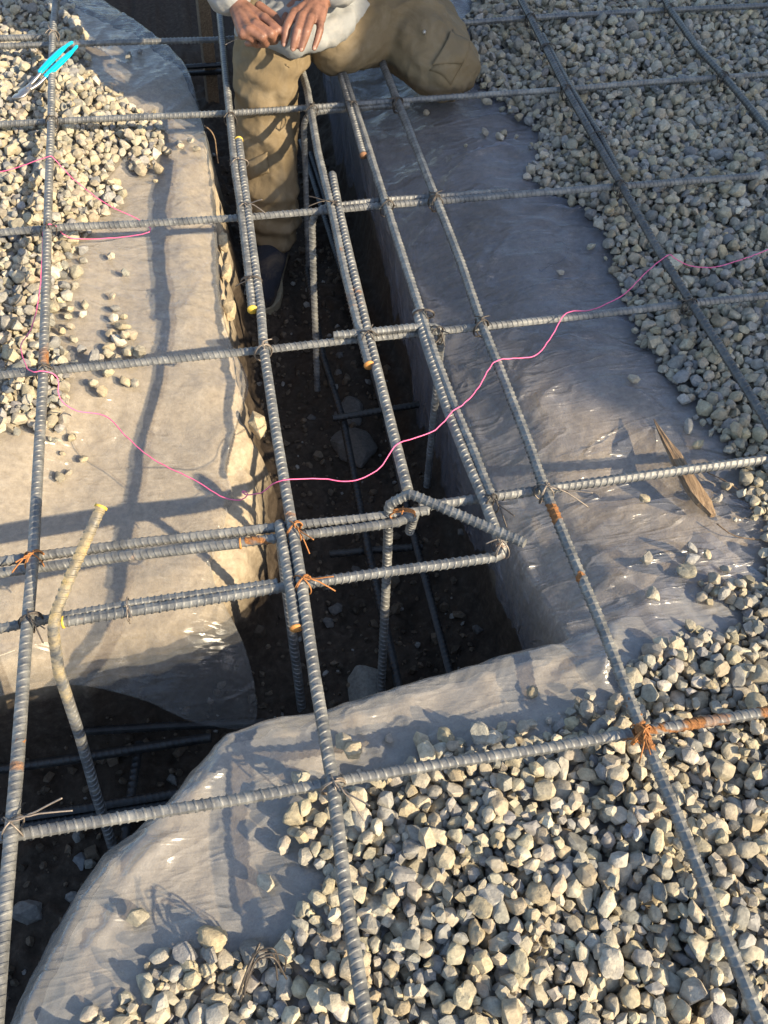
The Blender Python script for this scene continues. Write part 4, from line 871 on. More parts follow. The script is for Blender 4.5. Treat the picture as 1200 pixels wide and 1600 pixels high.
# single stones lying on the plastic: a thing each, with its own label
loose = [
 ('single tan stone on the plastic left of the near gravel, above the wire bundle', [(0.3028,-0.0909,-0.0900)], .020),
 ('pale tan stone alone on the plastic at the lower left, right of the side trench', [(0.1422,-0.1067,-0.0900)], .020),
 ('larger tan stone at the lower left edge of the near gravel', [(0.1980,-0.1606,-0.0900)], .024),
 ('stone left of the large tan stone at the lower left', [(0.1684,-0.1576,-0.0900)], .020),
 ('pair stone touching the sheet below the lower left tan stones, upper', [(0.1485,-0.1817,-0.0800)], .020),
 ('stone at the bottom left corner of the gravel', [(0.0844,-0.2075,-0.0800)], .019),
 ('tan stone above the cross bar beside the long bar, upper one', [(0.4331,0.0769,-0.0900)], .021),
 ('tan stone above the cross bar beside the long bar, lower one', [(0.4421,0.0579,-0.0900)], .020),
 ('single tan stone on the sheet above the nearest cross bar', [(0.5414,0.0595,-0.0900)], .020),
 ('whitish pointed stone at the head of the row above the nearest cross bar', [(0.5762,0.0555,-0.0900)], .026),
 ('tan stone in the middle of the row above the nearest cross bar', [(0.6305,0.0611,-0.0900)], .021),
 ('lone tan stone on the lit sheet below the wood splinter', [(1.0091,0.4285,-0.0900)], .017),
 ('lone round stone on the sheet left of the stacked stones', [(0.9648,0.3040,-0.0900)], .016),
 ('long tan stone lying on the sheet below the stacked stones', [(0.9484,0.2352,-0.0900)], .022),
 ('top stone of the little stack on the right sheet', [(1.0514,0.3180,-0.0800)], .013),
 ('middle stone of the little stack on the right sheet', [(1.0426,0.2959,-0.0800)], .016),
 ('small stone right of the little stack on the right sheet', [(1.0713,0.3009,-0.0900)], .013),
 ('light stone at the bottom of the little stack on the right sheet', [(1.0215,0.2717,-0.0900)], .020),
 ('big tan stone right of the little stack', [(1.0609,0.2509,-0.0800)], .023),
 ('second big tan stone right of the little stack', [(1.0842,0.2383,-0.0800)], .021),
 ('curled pale lump beside the wood splinter', [(1.1438,0.5694,-0.0900)], .019),
 ('grey stone just right of the wood splinter', [(1.1470,0.5307,-0.0900)], .016),
 ('white stone behind the lower end of the wood splinter', [(1.1344,0.4083,-0.0900)], .013),
 ('flat pale stone alone on the shaded right sheet', [(1.0869,0.7061,-0.0900)], .018),
 ('small stone alone on the shaded sheet beside the black wire scrap', [(1.0505,1.0539,-0.0900)], .014),
 ('small grey stone leaning on the cross bar by the kneeling knee', [(0.9096,1.7647,-0.1000)], .013),
 ('leftmost of the small grey stones on the shaded sheet', [(0.9697,1.5807,-0.1000)], .010),
 ('tall grey stone of the cluster on the shaded sheet', [(1.0271,1.6139,-0.1000)], .016),
 ('grey stone right of the tall one on the shaded sheet', [(1.0587,1.5889,-0.1000)], .015),
 ('grey stone behind the cluster on the shaded sheet', [(1.0790,1.6217,-0.1000)], .013),
 ('low grey stone at the right end of the shaded cluster', [(1.1017,1.5948,-0.1000)], .012),
 ('grey stone alone on the shaded sheet above the cluster', [(1.1108,1.6906,-0.1000)], .013),
 ('grey stone at the left tip of the shaded gravel tongue', [(1.0959,1.4450,-0.1000)], .014),
 ('loose stone below the shaded gravel tongue', [(1.1227,1.4771,-0.1000)], .012),
 ('small tan stone on the left sheet just below the cross bar, at the trench edge', [(0.2746,1.7228,-0.1000)], .012),
 ('upper grey stone at the left trench edge below the cross bar', [(0.3028,1.7248,-0.1000)], .014),
 ('lower grey stone at the left trench edge below the cross bar', [(0.3150,1.6910,-0.1000)], .016),
 ('white stone beside the blue nippers', [(0.0123,2.0586,-0.0700)], .016),
 ('small tan stone right of the white stone by the nippers', [(0.0432,2.1517,-0.0800)], .014),
 ('small stone in the person shadow on the left sheet', [(0.1610,2.1207,-0.1000)], .014),
 ('second small stone in the person shadow on the left sheet', [(0.1921,2.1381,-0.1000)], .012),
 ('stone by itself on the left sheet under the pink string', [(0.1077,1.2949,-0.1000)], .014),
 ('second stone by itself on the left sheet under the pink string', [(0.1357,1.2394,-0.1000)], .014),
 ('tan stone of the triple below the pink string end, upper', [(0.0507,1.3010,-0.1000)], .015),
 ('tan stone of the triple below the pink string end, lower', [(0.0511,1.2673,-0.1000)], .016),
 ('tan stone below the triple on the left sheet', [(0.0425,1.2226,-0.1000)], .017),
 ('small stone leaning on the one below the triple', [(0.0367,1.1808,-0.1000)], .014),
 ('lone stone left of the heap on the left sheet', [(0.1086,1.1617,-0.1000)], .014),
 ('left one of three stones in a row on the left sheet', [(0.0124,1.1185,-0.1000)], .015),
 ('middle one of three stones in a row on the left sheet', [(0.0280,1.1041,-0.1000)], .016),
 ('right one of three stones in a row on the left sheet', [(0.0523,1.0944,-0.1000)], .015),
 ('flat stone under the row of three on the left sheet', [(0.0290,1.0566,-0.1000)], .014),
 ('lone dark clod left of the yellow dusted bar, on the left sheet', [(0.0030,0.7196,-0.1000)], .018),
 ('small pale stone beside the dark clod on the left sheet', [(0.0171,0.7313,-0.1000)], .012),
 ('left stone of the pair below the pink string on the left sheet', [(0.0068,0.8114,-0.1000)], .014),
 ('right stone of the pair below the pink string on the left sheet', [(0.0255,0.8002,-0.1000)], .015),
 ('stone left of the far left bar below the pink knot', [(-0.0375,0.8119,-0.0900)], .018),
 ('flat tan stone just below the cross bar left of the sheet shadows', [(0.0717,0.9107,-0.1000)], .018),
 ('pale stone below the flat tan stone on the left sheet', [(0.0874,0.8906,-0.1000)], .017),
]
heap = [(0.1149,1.1153,-0.1000), (0.1302,1.0988,-0.1000), (0.1122,1.0894,-0.1000), (0.1286,1.0631,-0.1000), (0.1449,1.0429,-0.1000), (0.1057,1.0411,-0.1000), (0.1207,1.0233,-0.1000), (0.1345,1.0193,-0.1000), (0.0982,1.0001,-0.1000), (0.1378,0.9902,-0.1000), (0.1527,0.9880,-0.1000), (0.0822,0.9633,-0.1000), (0.0969,0.9852,-0.1000), (0.1166,0.9654,-0.1000), (0.1411,0.9598,-0.1000), (0.1637,0.9769,-0.1000), (0.0750,0.9571,-0.1000), (0.1285,0.9216,-0.1000), (0.1466,0.9188,-0.1000), (0.0945,0.9359,-0.1000), (0.1622,1.8806,-0.1000), (0.1464,1.8985,-0.1000), (0.1063,1.9357,-0.1000), (0.1689,1.8087,-0.1000), (0.1855,1.7031,-0.1000), (0.2061,1.7234,-0.1000), (0.2175,1.8420,-0.1000), (0.1979,1.8292,-0.1000), (0.1749,1.7131,-0.1000), (0.2288,1.7058,-0.1000), (1.1729,0.7190,-0.1000), (1.1857,0.7350,-0.1000), (1.1786,1.1245,-0.1000), (1.1918,1.1065,-0.1000), (1.1766,1.1857,-0.1000), (1.2063,1.3622,-0.1000), (1.1849,1.4053,-0.1000), (1.2222,1.4829,-0.1000), (1.1959,1.6027,-0.1000)]
rs = np.random.default_rng(5)
loose_ids = []
order = sorted(range(len(loose)), key=lambda i: loose[i][2], reverse=True)
lab_by = {}
for lab, p, s in loose:
    k = drop_stone(p[0][0], p[0][1], s*.86, rs, 1, sink=.97)
    if k is not None: lab_by[k] = lab
heap_ids = []
for p in heap:
    k = drop_stone(p[0], p[1], rs.uniform(.013, .019), rs, 2, .004, sink=.9)
    if k is not None: heap_ids.append(k)
# the gravel beds, dropped stone by stone on a height map
rs = np.random.default_rng(9)
N_DROP = 34000
cand = rs.uniform((X0+.03, Y0+.03), (X1-.03, Y1-.03), (N_DROP*4, 2))
gi = ((cand[:, 0]-X0)/CELL).astype(int); gj = ((cand[:, 1]-Y0)/CELL).astype(int)
gd = GD[gi, gj]
# only what lies in or just outside the picture
px, py = project(np.c_[cand, np.full(len(cand), -.06)])
keep = ((gd > 0) | ((gd > -.055) & (rs.random(len(gd)) < .030*(1+gd/.055)))) & (px > -160) & (px < 1330) & (py > -160) & (py < 1800)
cand = cand[keep]; gd = gd[keep]
def density_thickness(d): return .010 + .036*sstep(0, .22, d)
cnt = 0; H0 = HB
for (x, y), d in zip(cand, gd):
    i, j = int((x-X0)/CELL), int((y-Y0)/CELL)
    target = top_z(x, y) + .010 + float(density_thickness(d)) + .012*float(vnoise(x*7, y*7, 2))
    if d < 0 and H[i, j] > H0[i, j]+.001: continue
    if H[i, j] > max(target, H0[i, j]+.006): continue
    s = float(np.clip(rs.lognormal(math.log(.0122), .26), .006, .021)) if rs.random() < .8 else rs.uniform(.0055, .0085)
    drop_stone(x, y, s, rs, 4, .010, flat=bool(rs.random() < .6)); cnt += 1

own = np.bincount(HID[HID >= 0].ravel(), minlength=len(stones))
pos = np.array([s[0] for s in stones])
spx, spy = project(pos)
dist = np.linalg.norm(pos-CAMP, axis=1)
inframe = (spx > 4) & (spx < 1196) & (spy > 4) & (spy < 1594)
score = own/dist**2*inframe
for k in list(lab_by)+heap_ids: score[k] = 0
n_single = 300 - len(lab_by) - len(heap_ids)
singles = set(np.argsort(-score)[:n_single].tolist())
stone_me = {}
def stone_mesh(var):
    if var not in stone_me:
        v, f = SV[3][var]
        me = mesh_np('stone', v, f); me.set_sharp_from_angle(angle=math.radians(31)); me.materials.append(M_STONE); stone_me[var] = me
    return stone_me[var]
def stone_obj(k, label, group=None):
    p, R, s, var, tc = stones[k]
    o = bpy.data.objects.new('stone', stone_mesh(var))
    m = np.eye(4); m[:3, :3] = R*s; m[:3, 3] = p
    o.matrix_world = Matrix(m.tolist())
    o.color = (*[float(c) for c in tc], 1)
    link(o); tag(o, label, 'stone', group)
    return o
for k, lab in lab_by.items(): stone_obj(k, lab, 'loose stones on the plastic')
ORD = ['leftmost', 'second from the left', 'third from the left', 'fourth from the left', 'fifth from the left', 'sixth from the left', 'seventh from the left', 'eighth from the left', 'ninth from the left', 'tenth from the left', 'eleventh from the left', 'twelfth from the left', 'thirteenth from the left', 'fourteenth from the left', 'fifteenth from the left']
def tone_word(tc):
    l = float(np.mean(tc)); w = float(tc[0]-tc[2])
    return 'pale' if l > .41 else ('dark' if l < .29 else ('tan' if w > .075 else 'grey'))
def zone_words(k):
    x, y = pos[k][0], pos[k][1]
    if spy[k] < 1000 and spx[k] > 600:
        return ('by the wood splinter' if y < .62 else 'below the pink string'), 'stones of the right gravel bed'
    if spy[k] < 1000: return 'in the left gravel by the far left bar', 'stones of the left gravel bed'
    g = 'stones of the foreground gravel bed'
    lx = .41+.02*(y < -.1)
    if x < lx-.05:
        return ('around the wire bundle' if x > .2 else 'at the lower left gravel tip'), g
    if x < lx+.05: return 'along the long bar in the foreground gravel', g
    if y > .03: return ('above the nearest cross bar' if x < .85 else 'above the orange tied crossing'), g
    if x > .865: return ('right of the rust banded bar, ' + ('near the crossing' if y > -.08 else ('halfway down' if y > -.16 else 'at the bottom'))), g
    col = 'by the left bar' if x < .52 else ('left of middle' if x < .61 else ('right of middle' if x < .70 else 'by the right bar'))
    row = 'just below the cross bar' if y > -.05 else ('in upper gravel' if y > -.11 else ('in mid gravel' if y > -.17 else ('in lower gravel' if y > -.22 else 'at the bottom')))
    return row + ' ' + col, g
hc = {}
for k in heap_ids:
    x, y = spx[k], spy[k]
    if x > 700: z, g = 'strayed onto the shaded right sheet at the gravel edge', 'stray stones on the shaded sheet'
    elif y < 300: z, g = 'strayed onto the left sheet near the nippers', 'stray stones near the nippers'
    else: z, g = ('at the far side' if y < 505 else ('in the middle' if y < 540 else 'at the near side'))+' of the left sheet heap', 'heap of stones on the left sheet'
    hc.setdefault((tone_word(stones[k][4]), z, g), []).append(k)
for (tw, z, g), ks in hc.items():
    ks.sort(key=lambda q: spx[q])
    for i_, k in enumerate(ks):
        o_ = '' if len(ks) == 1 else ORD[min(i_, len(ORD)-1)] + ' '
        stone_obj(k, f'{o_}{tw} stone {z}', g)
cls = {}
for k in singles:
    z, g = zone_words(k)
    sw = 'large' if stones[k][2] > .0165 else ('small' if stones[k][2] < .0125 else 'middling')
    cls.setdefault((sw, tone_word(stones[k][4]), z, g), []).append(k)
for (sw, tw, z, g), ks in cls.items():
    ks.sort(key=lambda q: spx[q])
    for i_, k in enumerate(ks):
        o_ = '' if len(ks) == 1 else ORD[min(i_, len(ORD)-1)] + ' '
        stone_obj(k, f'{o_}{sw} {tw} stone {z}', g)
done = set(lab_by) | set(heap_ids) | singles
def joined(ids, name, mat, sub_of):
    Vs, Fs, Cs, c = [], [], [], 0
    for k in ids:
        p, R, s, var, tc = stones[k]
        v, f = SV[sub_of(k)][var]
        Vs.append((v*s)@R.T + p); Fs.append(f+c); c += len(v)
        Cs.append(np.repeat(np.r_[tc, 1.0][None], len(v), 0))
    me = mesh_np(name, np.vstack(Vs), np.vstack(Fs))
    me.set_sharp_from_angle(angle=math.radians(31))
    at = me.color_attributes.new('tint', 'FLOAT_COLOR', 'POINT')
    at.data.foreach_set('color', np.vstack(Cs).astype(np.float32).ravel())
    return obj(name, me, mat)
rest = [k for k in range(len(stones)) if k not in done]
o = joined(rest, 'gravel', M_STONE_A, lambda k: 2 if own[k] > 12 and inframe[k] else 1)
tag(o, 'crushed grey and tan stone gravel heaped around the trench', 'gravel', kind='stuff')
print('stones', len(stones), 'rest', len(rest))

# clods and pebbles on the trench floor
stones_keep = stones
stones = []
rs = np.random.default_rng(21)
P = rs.uniform((-.3, -.3), (.82, 2.3), (5200, 2))
d = sdist(P, TRENCH); P = P[d > .05]
Z = soil_z(P[:, 0], P[:, 1])
for (x, y), z in zip(P, Z):
    s = float(np.clip(rs.lognormal(math.log(.0055), .55), .002, .020))
    tc = np.array((.10, .078, .056))*rs.uniform(.6, 1.5) if rs.random() < .93 else np.array((.26, .25, .23))
    stones.append([np.array([x, y, z+s*.25]), rot_rand(rs), s, int(rs.integers(NV)), tc])
o = joined(range(len(stones)), 'dirt', M_DIRT, lambda k: 1)
tag(o, 'loose dark clods and grit on the trench floor', 'dirt', kind='stuff')

# rocks that can be picked out on the trench floor
def rock(label, p, size, flat, tc, seed, sub=4):
    v, f = hull_stone(seed, np.array([1, .8, flat]), None, .07, .10)[1]
    a = seed*1.7; ca, sa = math.cos(a), math.sin(a)
    v = (v*size)@np.array([[ca, -sa, 0], [sa, ca, 0], [0, 0, 1]]).T
    me = mesh_np('rock', v, f); me.set_sharp_from_angle(angle=math.radians(30))
    o = obj('rock', me, M_STONE); o.location = (p[0], p[1], float(soil_z(np.array([p[0]]), np.array([p[1]]))[0]) + size*flat*.45)
    o.color = (*tc, 1)
    return tag(o, label, 'rock')
grey = (.115, .108, .10); 
for args in (
  ('large flat grey rock on the trench floor under the low cross bar', [(0.6027,1.0188,-0.5000)][0], .075, .40, grey, 3),
  ('second flat rock just beyond the large one on the trench floor', [(0.6089,1.1255,-0.5000)][0], .055, .35, grey, 8),
  ('grey rock on the trench floor at the foot of the bent upright', [(0.5182,0.3660,-0.5000)][0], .055, .55, (0.190, 0.184, 0.163), 12),
  ('rounded rock on the trench floor left of the bent upright', [(0.4867,0.5551,-0.5000)][0], .017, .7, grey, 15),
  ('smaller rock touching the rounded one on the trench floor', [(0.4677,0.5268,-0.5000)][0], .016, .6, grey, 16),
  ('pebble on the trench floor right of the bent upright', [(0.6124,0.5502,-0.5000)][0], .015, .7, grey, 17),
  ('pebble on the trench floor near the foot of the plastic wall', [(0.7612,0.4502,-0.5000)][0], .014, .7, grey, 18),
  ('pebble on the trench floor below the curled hook', [(0.7775,0.6706,-0.5000)][0], .013, .7, grey, 19),
  ('pointed pebble on the trench floor under the doubled cross bar', [(0.5458,0.6602,-0.5000)][0], .014, .7, grey, 20),
  ('rock at the lower left on the side trench floor, broken face up', [(-0.1127,0.0556,-0.5000)][0], .028, .6, (0.184, 0.177, 0.163), 22),
  ('bluish stone on the side trench floor beside the leaning bar', [(-0.0277,0.1256,-0.5000)][0], .020, .7, (0.170, 0.177, 0.184), 23),
  ('small stone touching the bluish one in the side trench', [(-0.0102,0.1170,-0.5000)][0], .013, .7, (0.204, 0.197, 0.170), 24),
  ('pale pebble on the side trench floor under the nearest cross bar', [(-0.0272,0.1637,-0.5000)][0], .015, .6, (0.204, 0.204, 0.190), 25),
  ('small pale stone on the side trench floor lower down', [(-0.0417,0.0705,-0.5000)][0], .013, .7, (0.204, 0.197, 0.184), 26),
  ('stone between the paired low bars and the near sheet', [(0.1349,0.2537,-0.5000)][0], .016, .8, (0.170, 0.163, 0.150), 27),
  ('pale pebble on the trench floor near the boot, upper one', [(0.6100,1.3112,-0.5000)][0], .014, .7, grey, 31),
  ('pale pebble on the trench floor near the boot, lower one', [(0.5969,1.2580,-0.5000)][0], .014, .7, grey, 32),
  ('pebble on the trench floor left of the second flat rock', [(0.5098,1.1234,-0.5000)][0], .014, .6, grey, 33)):
    rock(*args)
# stones standing out of the left earth wall
for lab, p, s, sd in (
  ('rough tan rock jutting from the left trench wall beside the cross bar', (.352, 1.43, -.20), .030, 41),
  ('second tan rock jutting from the left trench wall, below the first', (.350, 1.33, -.21), .030, 42),
  ('tan rock in the left trench wall above the plastic bulge', (.345, 1.21, -.22), .034, 43),
  ('pointed tan rock under the plastic lip on the lit trench wall', (.375, .845, -.22), .036, 44)):
    v, f = hull_stone(sd, np.array([.55, 1.0, .8]), None, .08, .16)[1]
    o = obj('rock', mesh_np('rock', v*s, f), M_STONE); o.location = p; o.color = (.44, .36, .24, 1)
    tag(o, lab, 'rock')

# ------------------------------------------------------------------ small finds
tube_thing('wire_scrap', 'thin black wire scrap bent in a loop on the shaded right sheet', 'wire', [(1.0750,1.1649,-0.0880), (1.0906,1.1673,-0.0880), (1.0950,1.1434,-0.0880), (1.0827,1.1132,-0.0880), (1.0608,1.0984,-0.0880), (1.0382,1.0906,-0.0880), (1.0161,1.0739,-0.0880), (1.0136,1.0853,-0.0880)], .0011, M_TIE)
bund = []
base = [(0.2669,-0.2255,-0.0450), (0.2899,-0.1914,-0.0050), (0.3085,-0.1950,-0.0100), (0.3133,-0.2129,-0.0450)]
for k in range(7):
    j = np.random.default_rng(60+k).normal(0, .004, (5, 3))
    q = np.array([base[0], tuple(np.array(base[0])*.45+np.array(base[1])*.55), base[1], base[2], base[3]]) + j
    if k % 3 == 0: q = q[:3] + np.array([0, 0, .012])
    bund.append(smooth_curve(q, 300))
V, F = wire_mesh(bund, .0012)
tag(obj('wire_bundle', mesh_np('wire_bundle', V, F), M_TIE), 'twisted bundle of dark tie wire standing in the lower left gravel', 'wire')
tube_thing('dry_root', 'dry pale root dangling at the left trench edge below the cross bar', 'root', [(0.3408,1.7586,-0.0900), (0.3563,1.7471,-0.1000), (0.3631,1.7421,-0.1200), (0.3629,1.7426,-0.1500), (0.3636,1.7330,-0.1800)], .0016, M_WOOD)
tube_thing('dry_stalk', 'thin dry stalk lying on the sheet right of the wood splinter', 'stalk', [(1.1423,0.4708,-0.0750), (1.1635,0.4496,-0.0750), (1.1896,0.4133,-0.0750), (1.2091,0.3957,-0.0750)], .0010, M_WOOD)
tube_thing('dry_stalk', 'long thin stalk near the lower end of the wood splinter', 'stalk', [(1.1172,0.3640,-0.0800), (1.1387,0.3332,-0.0800), (1.1939,0.3147,-0.0800)], .0010, M_WOOD)
# splinter of wood
sp = [(1.0868,0.5973,-0.0620), (1.0884,0.5145,-0.0580), (1.0915,0.4341,-0.0550), (1.1100,0.3740,-0.0700)]
bm = bmesh.new()
pr = []
for i, (w, h) in zip(range(9), [(.001, .001), (.005, .003), (.010, .005), (.013, .007), (.016, .009), (.018, .010), (.018, .010), (.015, .009), (.006, .006)]):
    t = i/8*3; k = min(2, int(t)); f_ = t-k
    c = Vector(sp[k])*(1-f_) + Vector(sp[k+1])*f_
    dr = (Vector(sp[3])-Vector(sp[0])).normalized(); sd = dr.cross(Vector((0, 0, 1))).normalized()
    jit = random.uniform(-.0015, .0015)
    ring = [bm.verts.new(c + sd*(w*a*(.85+.3*random.random())+jit) + Vector((0, 0, h*b*(.8+.4*random.random())))) for a, b in ((-1, -.3), (-.7, .6), (-.2, 1), (.3, .8), (.75, 1.0), (1, .1), (.6, -.8), (-.6, -.8))]
    pr.append(ring)
for a, b in zip(pr[:-1], pr[1:]):
    for i in range(8): bm.faces.new((a[i], a[(i+1) % 8], b[(i+1) % 8], b[i]))
bm.faces.new(pr[0][::-1]); bm.faces.new(pr[-1])
o = bm_obj('wood_splinter', bm, M_WOOD, None, False)
tag(o, 'pointed brown wood splinter lying under the right cross bar', 'wood')
# wooden stake in the far trench
bm = bmesh.new()
pa, pb = Vector((.372, 2.62, -.55)), Vector((.385, 2.60, -.02))
box(bm, (-.019, -.019, 0), (.019, .019, .56))
o = bm_obj('wooden_stake', bm, M_WOOD, None, False, .002); o.location = pa; o.rotation_euler = (.02, .02, .2)
tag(o, 'square timber stake standing in the far trench behind the worker', 'stake')

# ------------------------------------------------------------------ nippers
nip = empty('nippers', [(-0.0208,1.8856,0.0120)][0])
tag(nip, 'cutting nippers with turquoise plastic handles resting on the far left bar', 'pliers')
nl = Vector(nip.location)
def W(p): return Vector(p)-nl
def ribbon(path, widths, heights, K=12):
    Q = np.array([tuple(p) for p in path]); n = len(Q)
    T = np.gradient(Q, axis=0); T /= np.linalg.norm(T, axis=1)[:, None]
    up = np.array([0, 0, 1.0]); S = np.cross(T, up); S /= np.linalg.norm(S, axis=1)[:, None]; U_ = np.cross(S, T)
    th = np.linspace(0, 2*np.pi, K, endpoint=False)
    cx = np.sign(np.cos(th))*np.abs(np.cos(th))**.7; cy = np.sign(np.sin(th))*np.abs(np.sin(th))**.7
    V = Q[:, None]+S[:, None]*(cx[None, :, None]*np.array(widths)[:, None, None]) + U_[:, None]*(cy[None, :, None]*np.array(heights)[:, None, None])
    ii = np.arange(n*K).reshape(n, K); jj = np.roll(ii, -1, 1)
    F = np.stack([ii[:-1].ravel(), jj[:-1].ravel(), jj[1:].ravel(), ii[1:].ravel()], 1)
    V = V.reshape(-1, 3); c = len(V); V = np.vstack([V, Q[:1], Q[-1:]]); h = np.arange(K//2)
    F = np.vstack([F, np.stack([np.full(K//2, c), ii[0, (2*h+2) % K], ii[0, 2*h+1], ii[0, 2*h]], 1), np.stack([np.full(K//2, c+1), ii[-1, 2*h], ii[-1, 2*h+1], ii[-1, (2*h+2) % K]], 1)])
    return V, F
def handle(pts, lab=None):
    P = smooth_curve(np.array([tuple(W(p)) for p in pts]), 300); n = len(P)
    t = np.linspace(0, 1, n)
    w = .0074*(.55+.45*np.sin(np.pi*np.clip(t*1.1+.1, 0, 1))**.5); w[0] *= .5; w[-1] *= .45
    V, F = ribbon(P, w, w*.8)
    return obj('handle', mesh_np('handle', V, F), M_TEAL, nip)
ha = [(-0.0395,1.8851,0.0040), (-0.0099,1.9269,0.0130), (0.0232,1.9716,0.0210), (0.0436,1.9927,0.0240)]
hb = [(-0.0256,1.8653,0.0020), (0.0054,1.9053,0.0100), (0.0373,1.9443,0.0190), (0.0549,1.9712,0.0240)]
handle(ha); handle(hb)
for q in ([(-0.0350,1.8845,0.0040), (-0.0555,1.8670,-0.0080), (-0.0714,1.8498,-0.0140)], [(-0.0210,1.8690,0.0030), (-0.0428,1.8529,-0.0080), (-0.0649,1.8398,-0.0140)]):
    P = smooth_curve(np.array([tuple(W(p)) for p in q]), 300)
    V, F = ribbon(P, np.linspace(.0035, .0045, len(P)), np.linspace(.003, .005, len(P)))
    obj('shank', mesh_np('shank', V, F), M_TOOL, nip)
q = [(-0.0599,1.8529,-0.0100), (-0.0752,1.8350,-0.0140), (-0.0889,1.8243,-0.0170), (-0.1019,1.8287,-0.0200)]
P = smooth_curve(np.array([tuple(W(p)) for p in q]), 300); t = np.linspace(0, 1, len(P))
V, F = ribbon(P, .006+.008*np.sin(t*np.pi*.75), .006-.003*t)
obj('jaw', mesh_np('jaw', V, F), M_TOOL, nip)

bm = bmesh.new(); bmesh.ops.create_cone(bm, cap_ends=True, segments=16, radius1=.0045, radius2=.0042, depth=.012)
o = bm_obj('pivot', bm, M_TOOL, nip, False); o.location = W([(-0.0688,1.8416,-0.0115)][0])
# ------------------------------------------------------------------ the worker
def capsules(bm, segs):
    for p0, r0, p1, r1 in segs:
        p0 = Vector(p0); p1 = Vector(p1); d = p1-p0; L = d.length
        q = d.to_track_quat('Z', 'Y').to_matrix().to_4x4() if L > 1e-6 else Matrix()
        K = 20; n0, n1 = 6, 6; rings = []
        for k in range(n0): a = -math.pi/2 + (math.pi/2)*k/n0; rings.append((r0*math.sin(a), r0*math.cos(a)))
        rings.append((0, r0)); 
        for k in range(n1+1): a = (math.pi/2)*k/n1; rings.append((L+r1*math.sin(a), r1*math.cos(a)))
        prev = None
        for z, r in rings:
            r = max(r, 1e-4)
            ring = [bm.verts.new(p0 + (q @ Vector((r*math.cos(2*math.pi*i/K), r*math.sin(2*math.pi*i/K), z)))) for i in range(K)]
            if prev:
                for i in range(K): bm.faces.new((prev[i], prev[(i+1) % K], ring[(i+1) % K], ring[i]))
            else: bm.faces.new(ring[::-1])
            prev = ring
        bm.faces.new(prev)
def ellip(bm, c, rad, rot=(0, 0, 0)):
    from mathutils import Euler
    m = Matrix.Translation(c) @ Euler(rot).to_matrix().to_4x4() @ Matrix.Diagonal((*rad, 1))
    bmesh.ops.create_icosphere(bm, subdivisions=3, radius=1, matrix=m)
def remesh(name, bm, voxel, smooth_it, mat, parent, disp=None):
    me = bpy.data.meshes.new(name); bm.to_mesh(me); bm.free()
    o = bpy.data.objects.new(name, me); COL.objects.link(o)
    r = o.modifiers.new('r', 'REMESH'); r.mode = 'VOXEL'; r.voxel_size = voxel
    if smooth_it:
        s = o.modifiers.new('s', 'SMOOTH'); s.factor = .5; s.iterations = smooth_it
    dg = bpy.context.evaluated_depsgraph_get()
    m2 = bpy.data.meshes.new_from_object(o.evaluated_get(dg))
    o.modifiers.clear(); o.data = m2; m2.name = name
    if disp:
        n = len(m2.vertices); v = np.empty(n*3, np.float32); nn = np.empty(n*3, np.float32)
        m2.vertices.foreach_get('co', v); m2.vertex_normals.foreach_get('vector', nn)
        v = v.reshape(-1, 3); nn = nn.reshape(-1, 3)
        v = v + nn*disp(v)[:, None]
        m2.vertices.foreach_set('co', v.astype(np.float32).ravel()); m2.update()
    m2.polygons.foreach_set('use_smooth', np.ones(len(m2.polygons), bool))
    m2.materials.clear(); m2.materials.append(mat)
    if parent is not None: o.parent = parent
    return o
V3 = Vector
KR, AR = V3((.502, 1.772, .032)), V3((.485, 1.715, -.40))
HR, HL = V3((.605, 2.03, .13)), V3((.755, 2.05, .13))
KL = V3((.955, 1.805, .0)); AL = V3((1.0, 2.26, -.05)); TL = V3((1.01, 2.40, -.07))
PEL = V3((.675, 2.06, .17)); CH = V3((.66, 1.97, .52)); NK = V3((.655, 1.93, .69)); HD = V3((.65, 1.88, .83))
SHR, SHL = V3((.485, 1.97, .58)), V3((.84, 2.0, .58))
ELR = V3((.40, 1.87, .31)); ELL = V3((.80, 1.85, .32))
WR = V3([(0.4453,1.7719,0.1950)][0]); WL = V3([(0.6467,1.7503,0.2050)][0])
R_idx = [(0.5047,1.6826,0.1950), (0.5302,1.6501,0.1820), (0.5385,1.6735,0.1580), (0.5177,1.6896,0.1460)]
R_mid = [(0.4839,1.6599,0.1940), (0.5129,1.6342,0.1820), (0.5224,1.6607,0.1550), (0.4986,1.6737,0.1460)]
R_rng = [(0.4665,1.6436,0.1900), (0.4924,1.6304,0.1780), (0.5013,1.6525,0.1530), (0.4805,1.6681,0.1440)]
R_pky = [(0.4520,1.6456,0.1830), (0.4702,1.6401,0.1720), (0.4775,1.6586,0.1530), (0.4609,1.6724,0.1460)]
R_thm = [(0.5008,1.7693,0.1820), (0.5304,1.7371,0.1720), (0.5433,1.7012,0.1620), (0.5482,1.6705,0.1560)]
L_idx = [(0.5737,1.6954,0.1980), (0.5522,1.6511,0.1900), (0.5455,1.6370,0.1760), (0.5408,1.6286,0.1620)]
L_mid = [(0.5884,1.6749,0.1980), (0.5720,1.6274,0.1900), (0.5642,1.6159,0.1750), (0.5584,1.6098,0.1600)]
L_rng = [(0.6072,1.6655,0.1970), (0.5909,1.6204,0.1880), (0.5839,1.6147,0.1730), (0.5765,1.6066,0.1590)]
L_pky = [(0.6302,1.6770,0.1920), (0.6231,1.6385,0.1820), (0.6152,1.6252,0.1690), (0.6055,1.6101,0.1570)]
L_thm = [(0.6006,1.8011,0.1800), (0.5711,1.7866,0.1650), (0.5582,1.7567,0.1560), (0.5450,1.7206,0.1530)]
bm = bmesh.new()
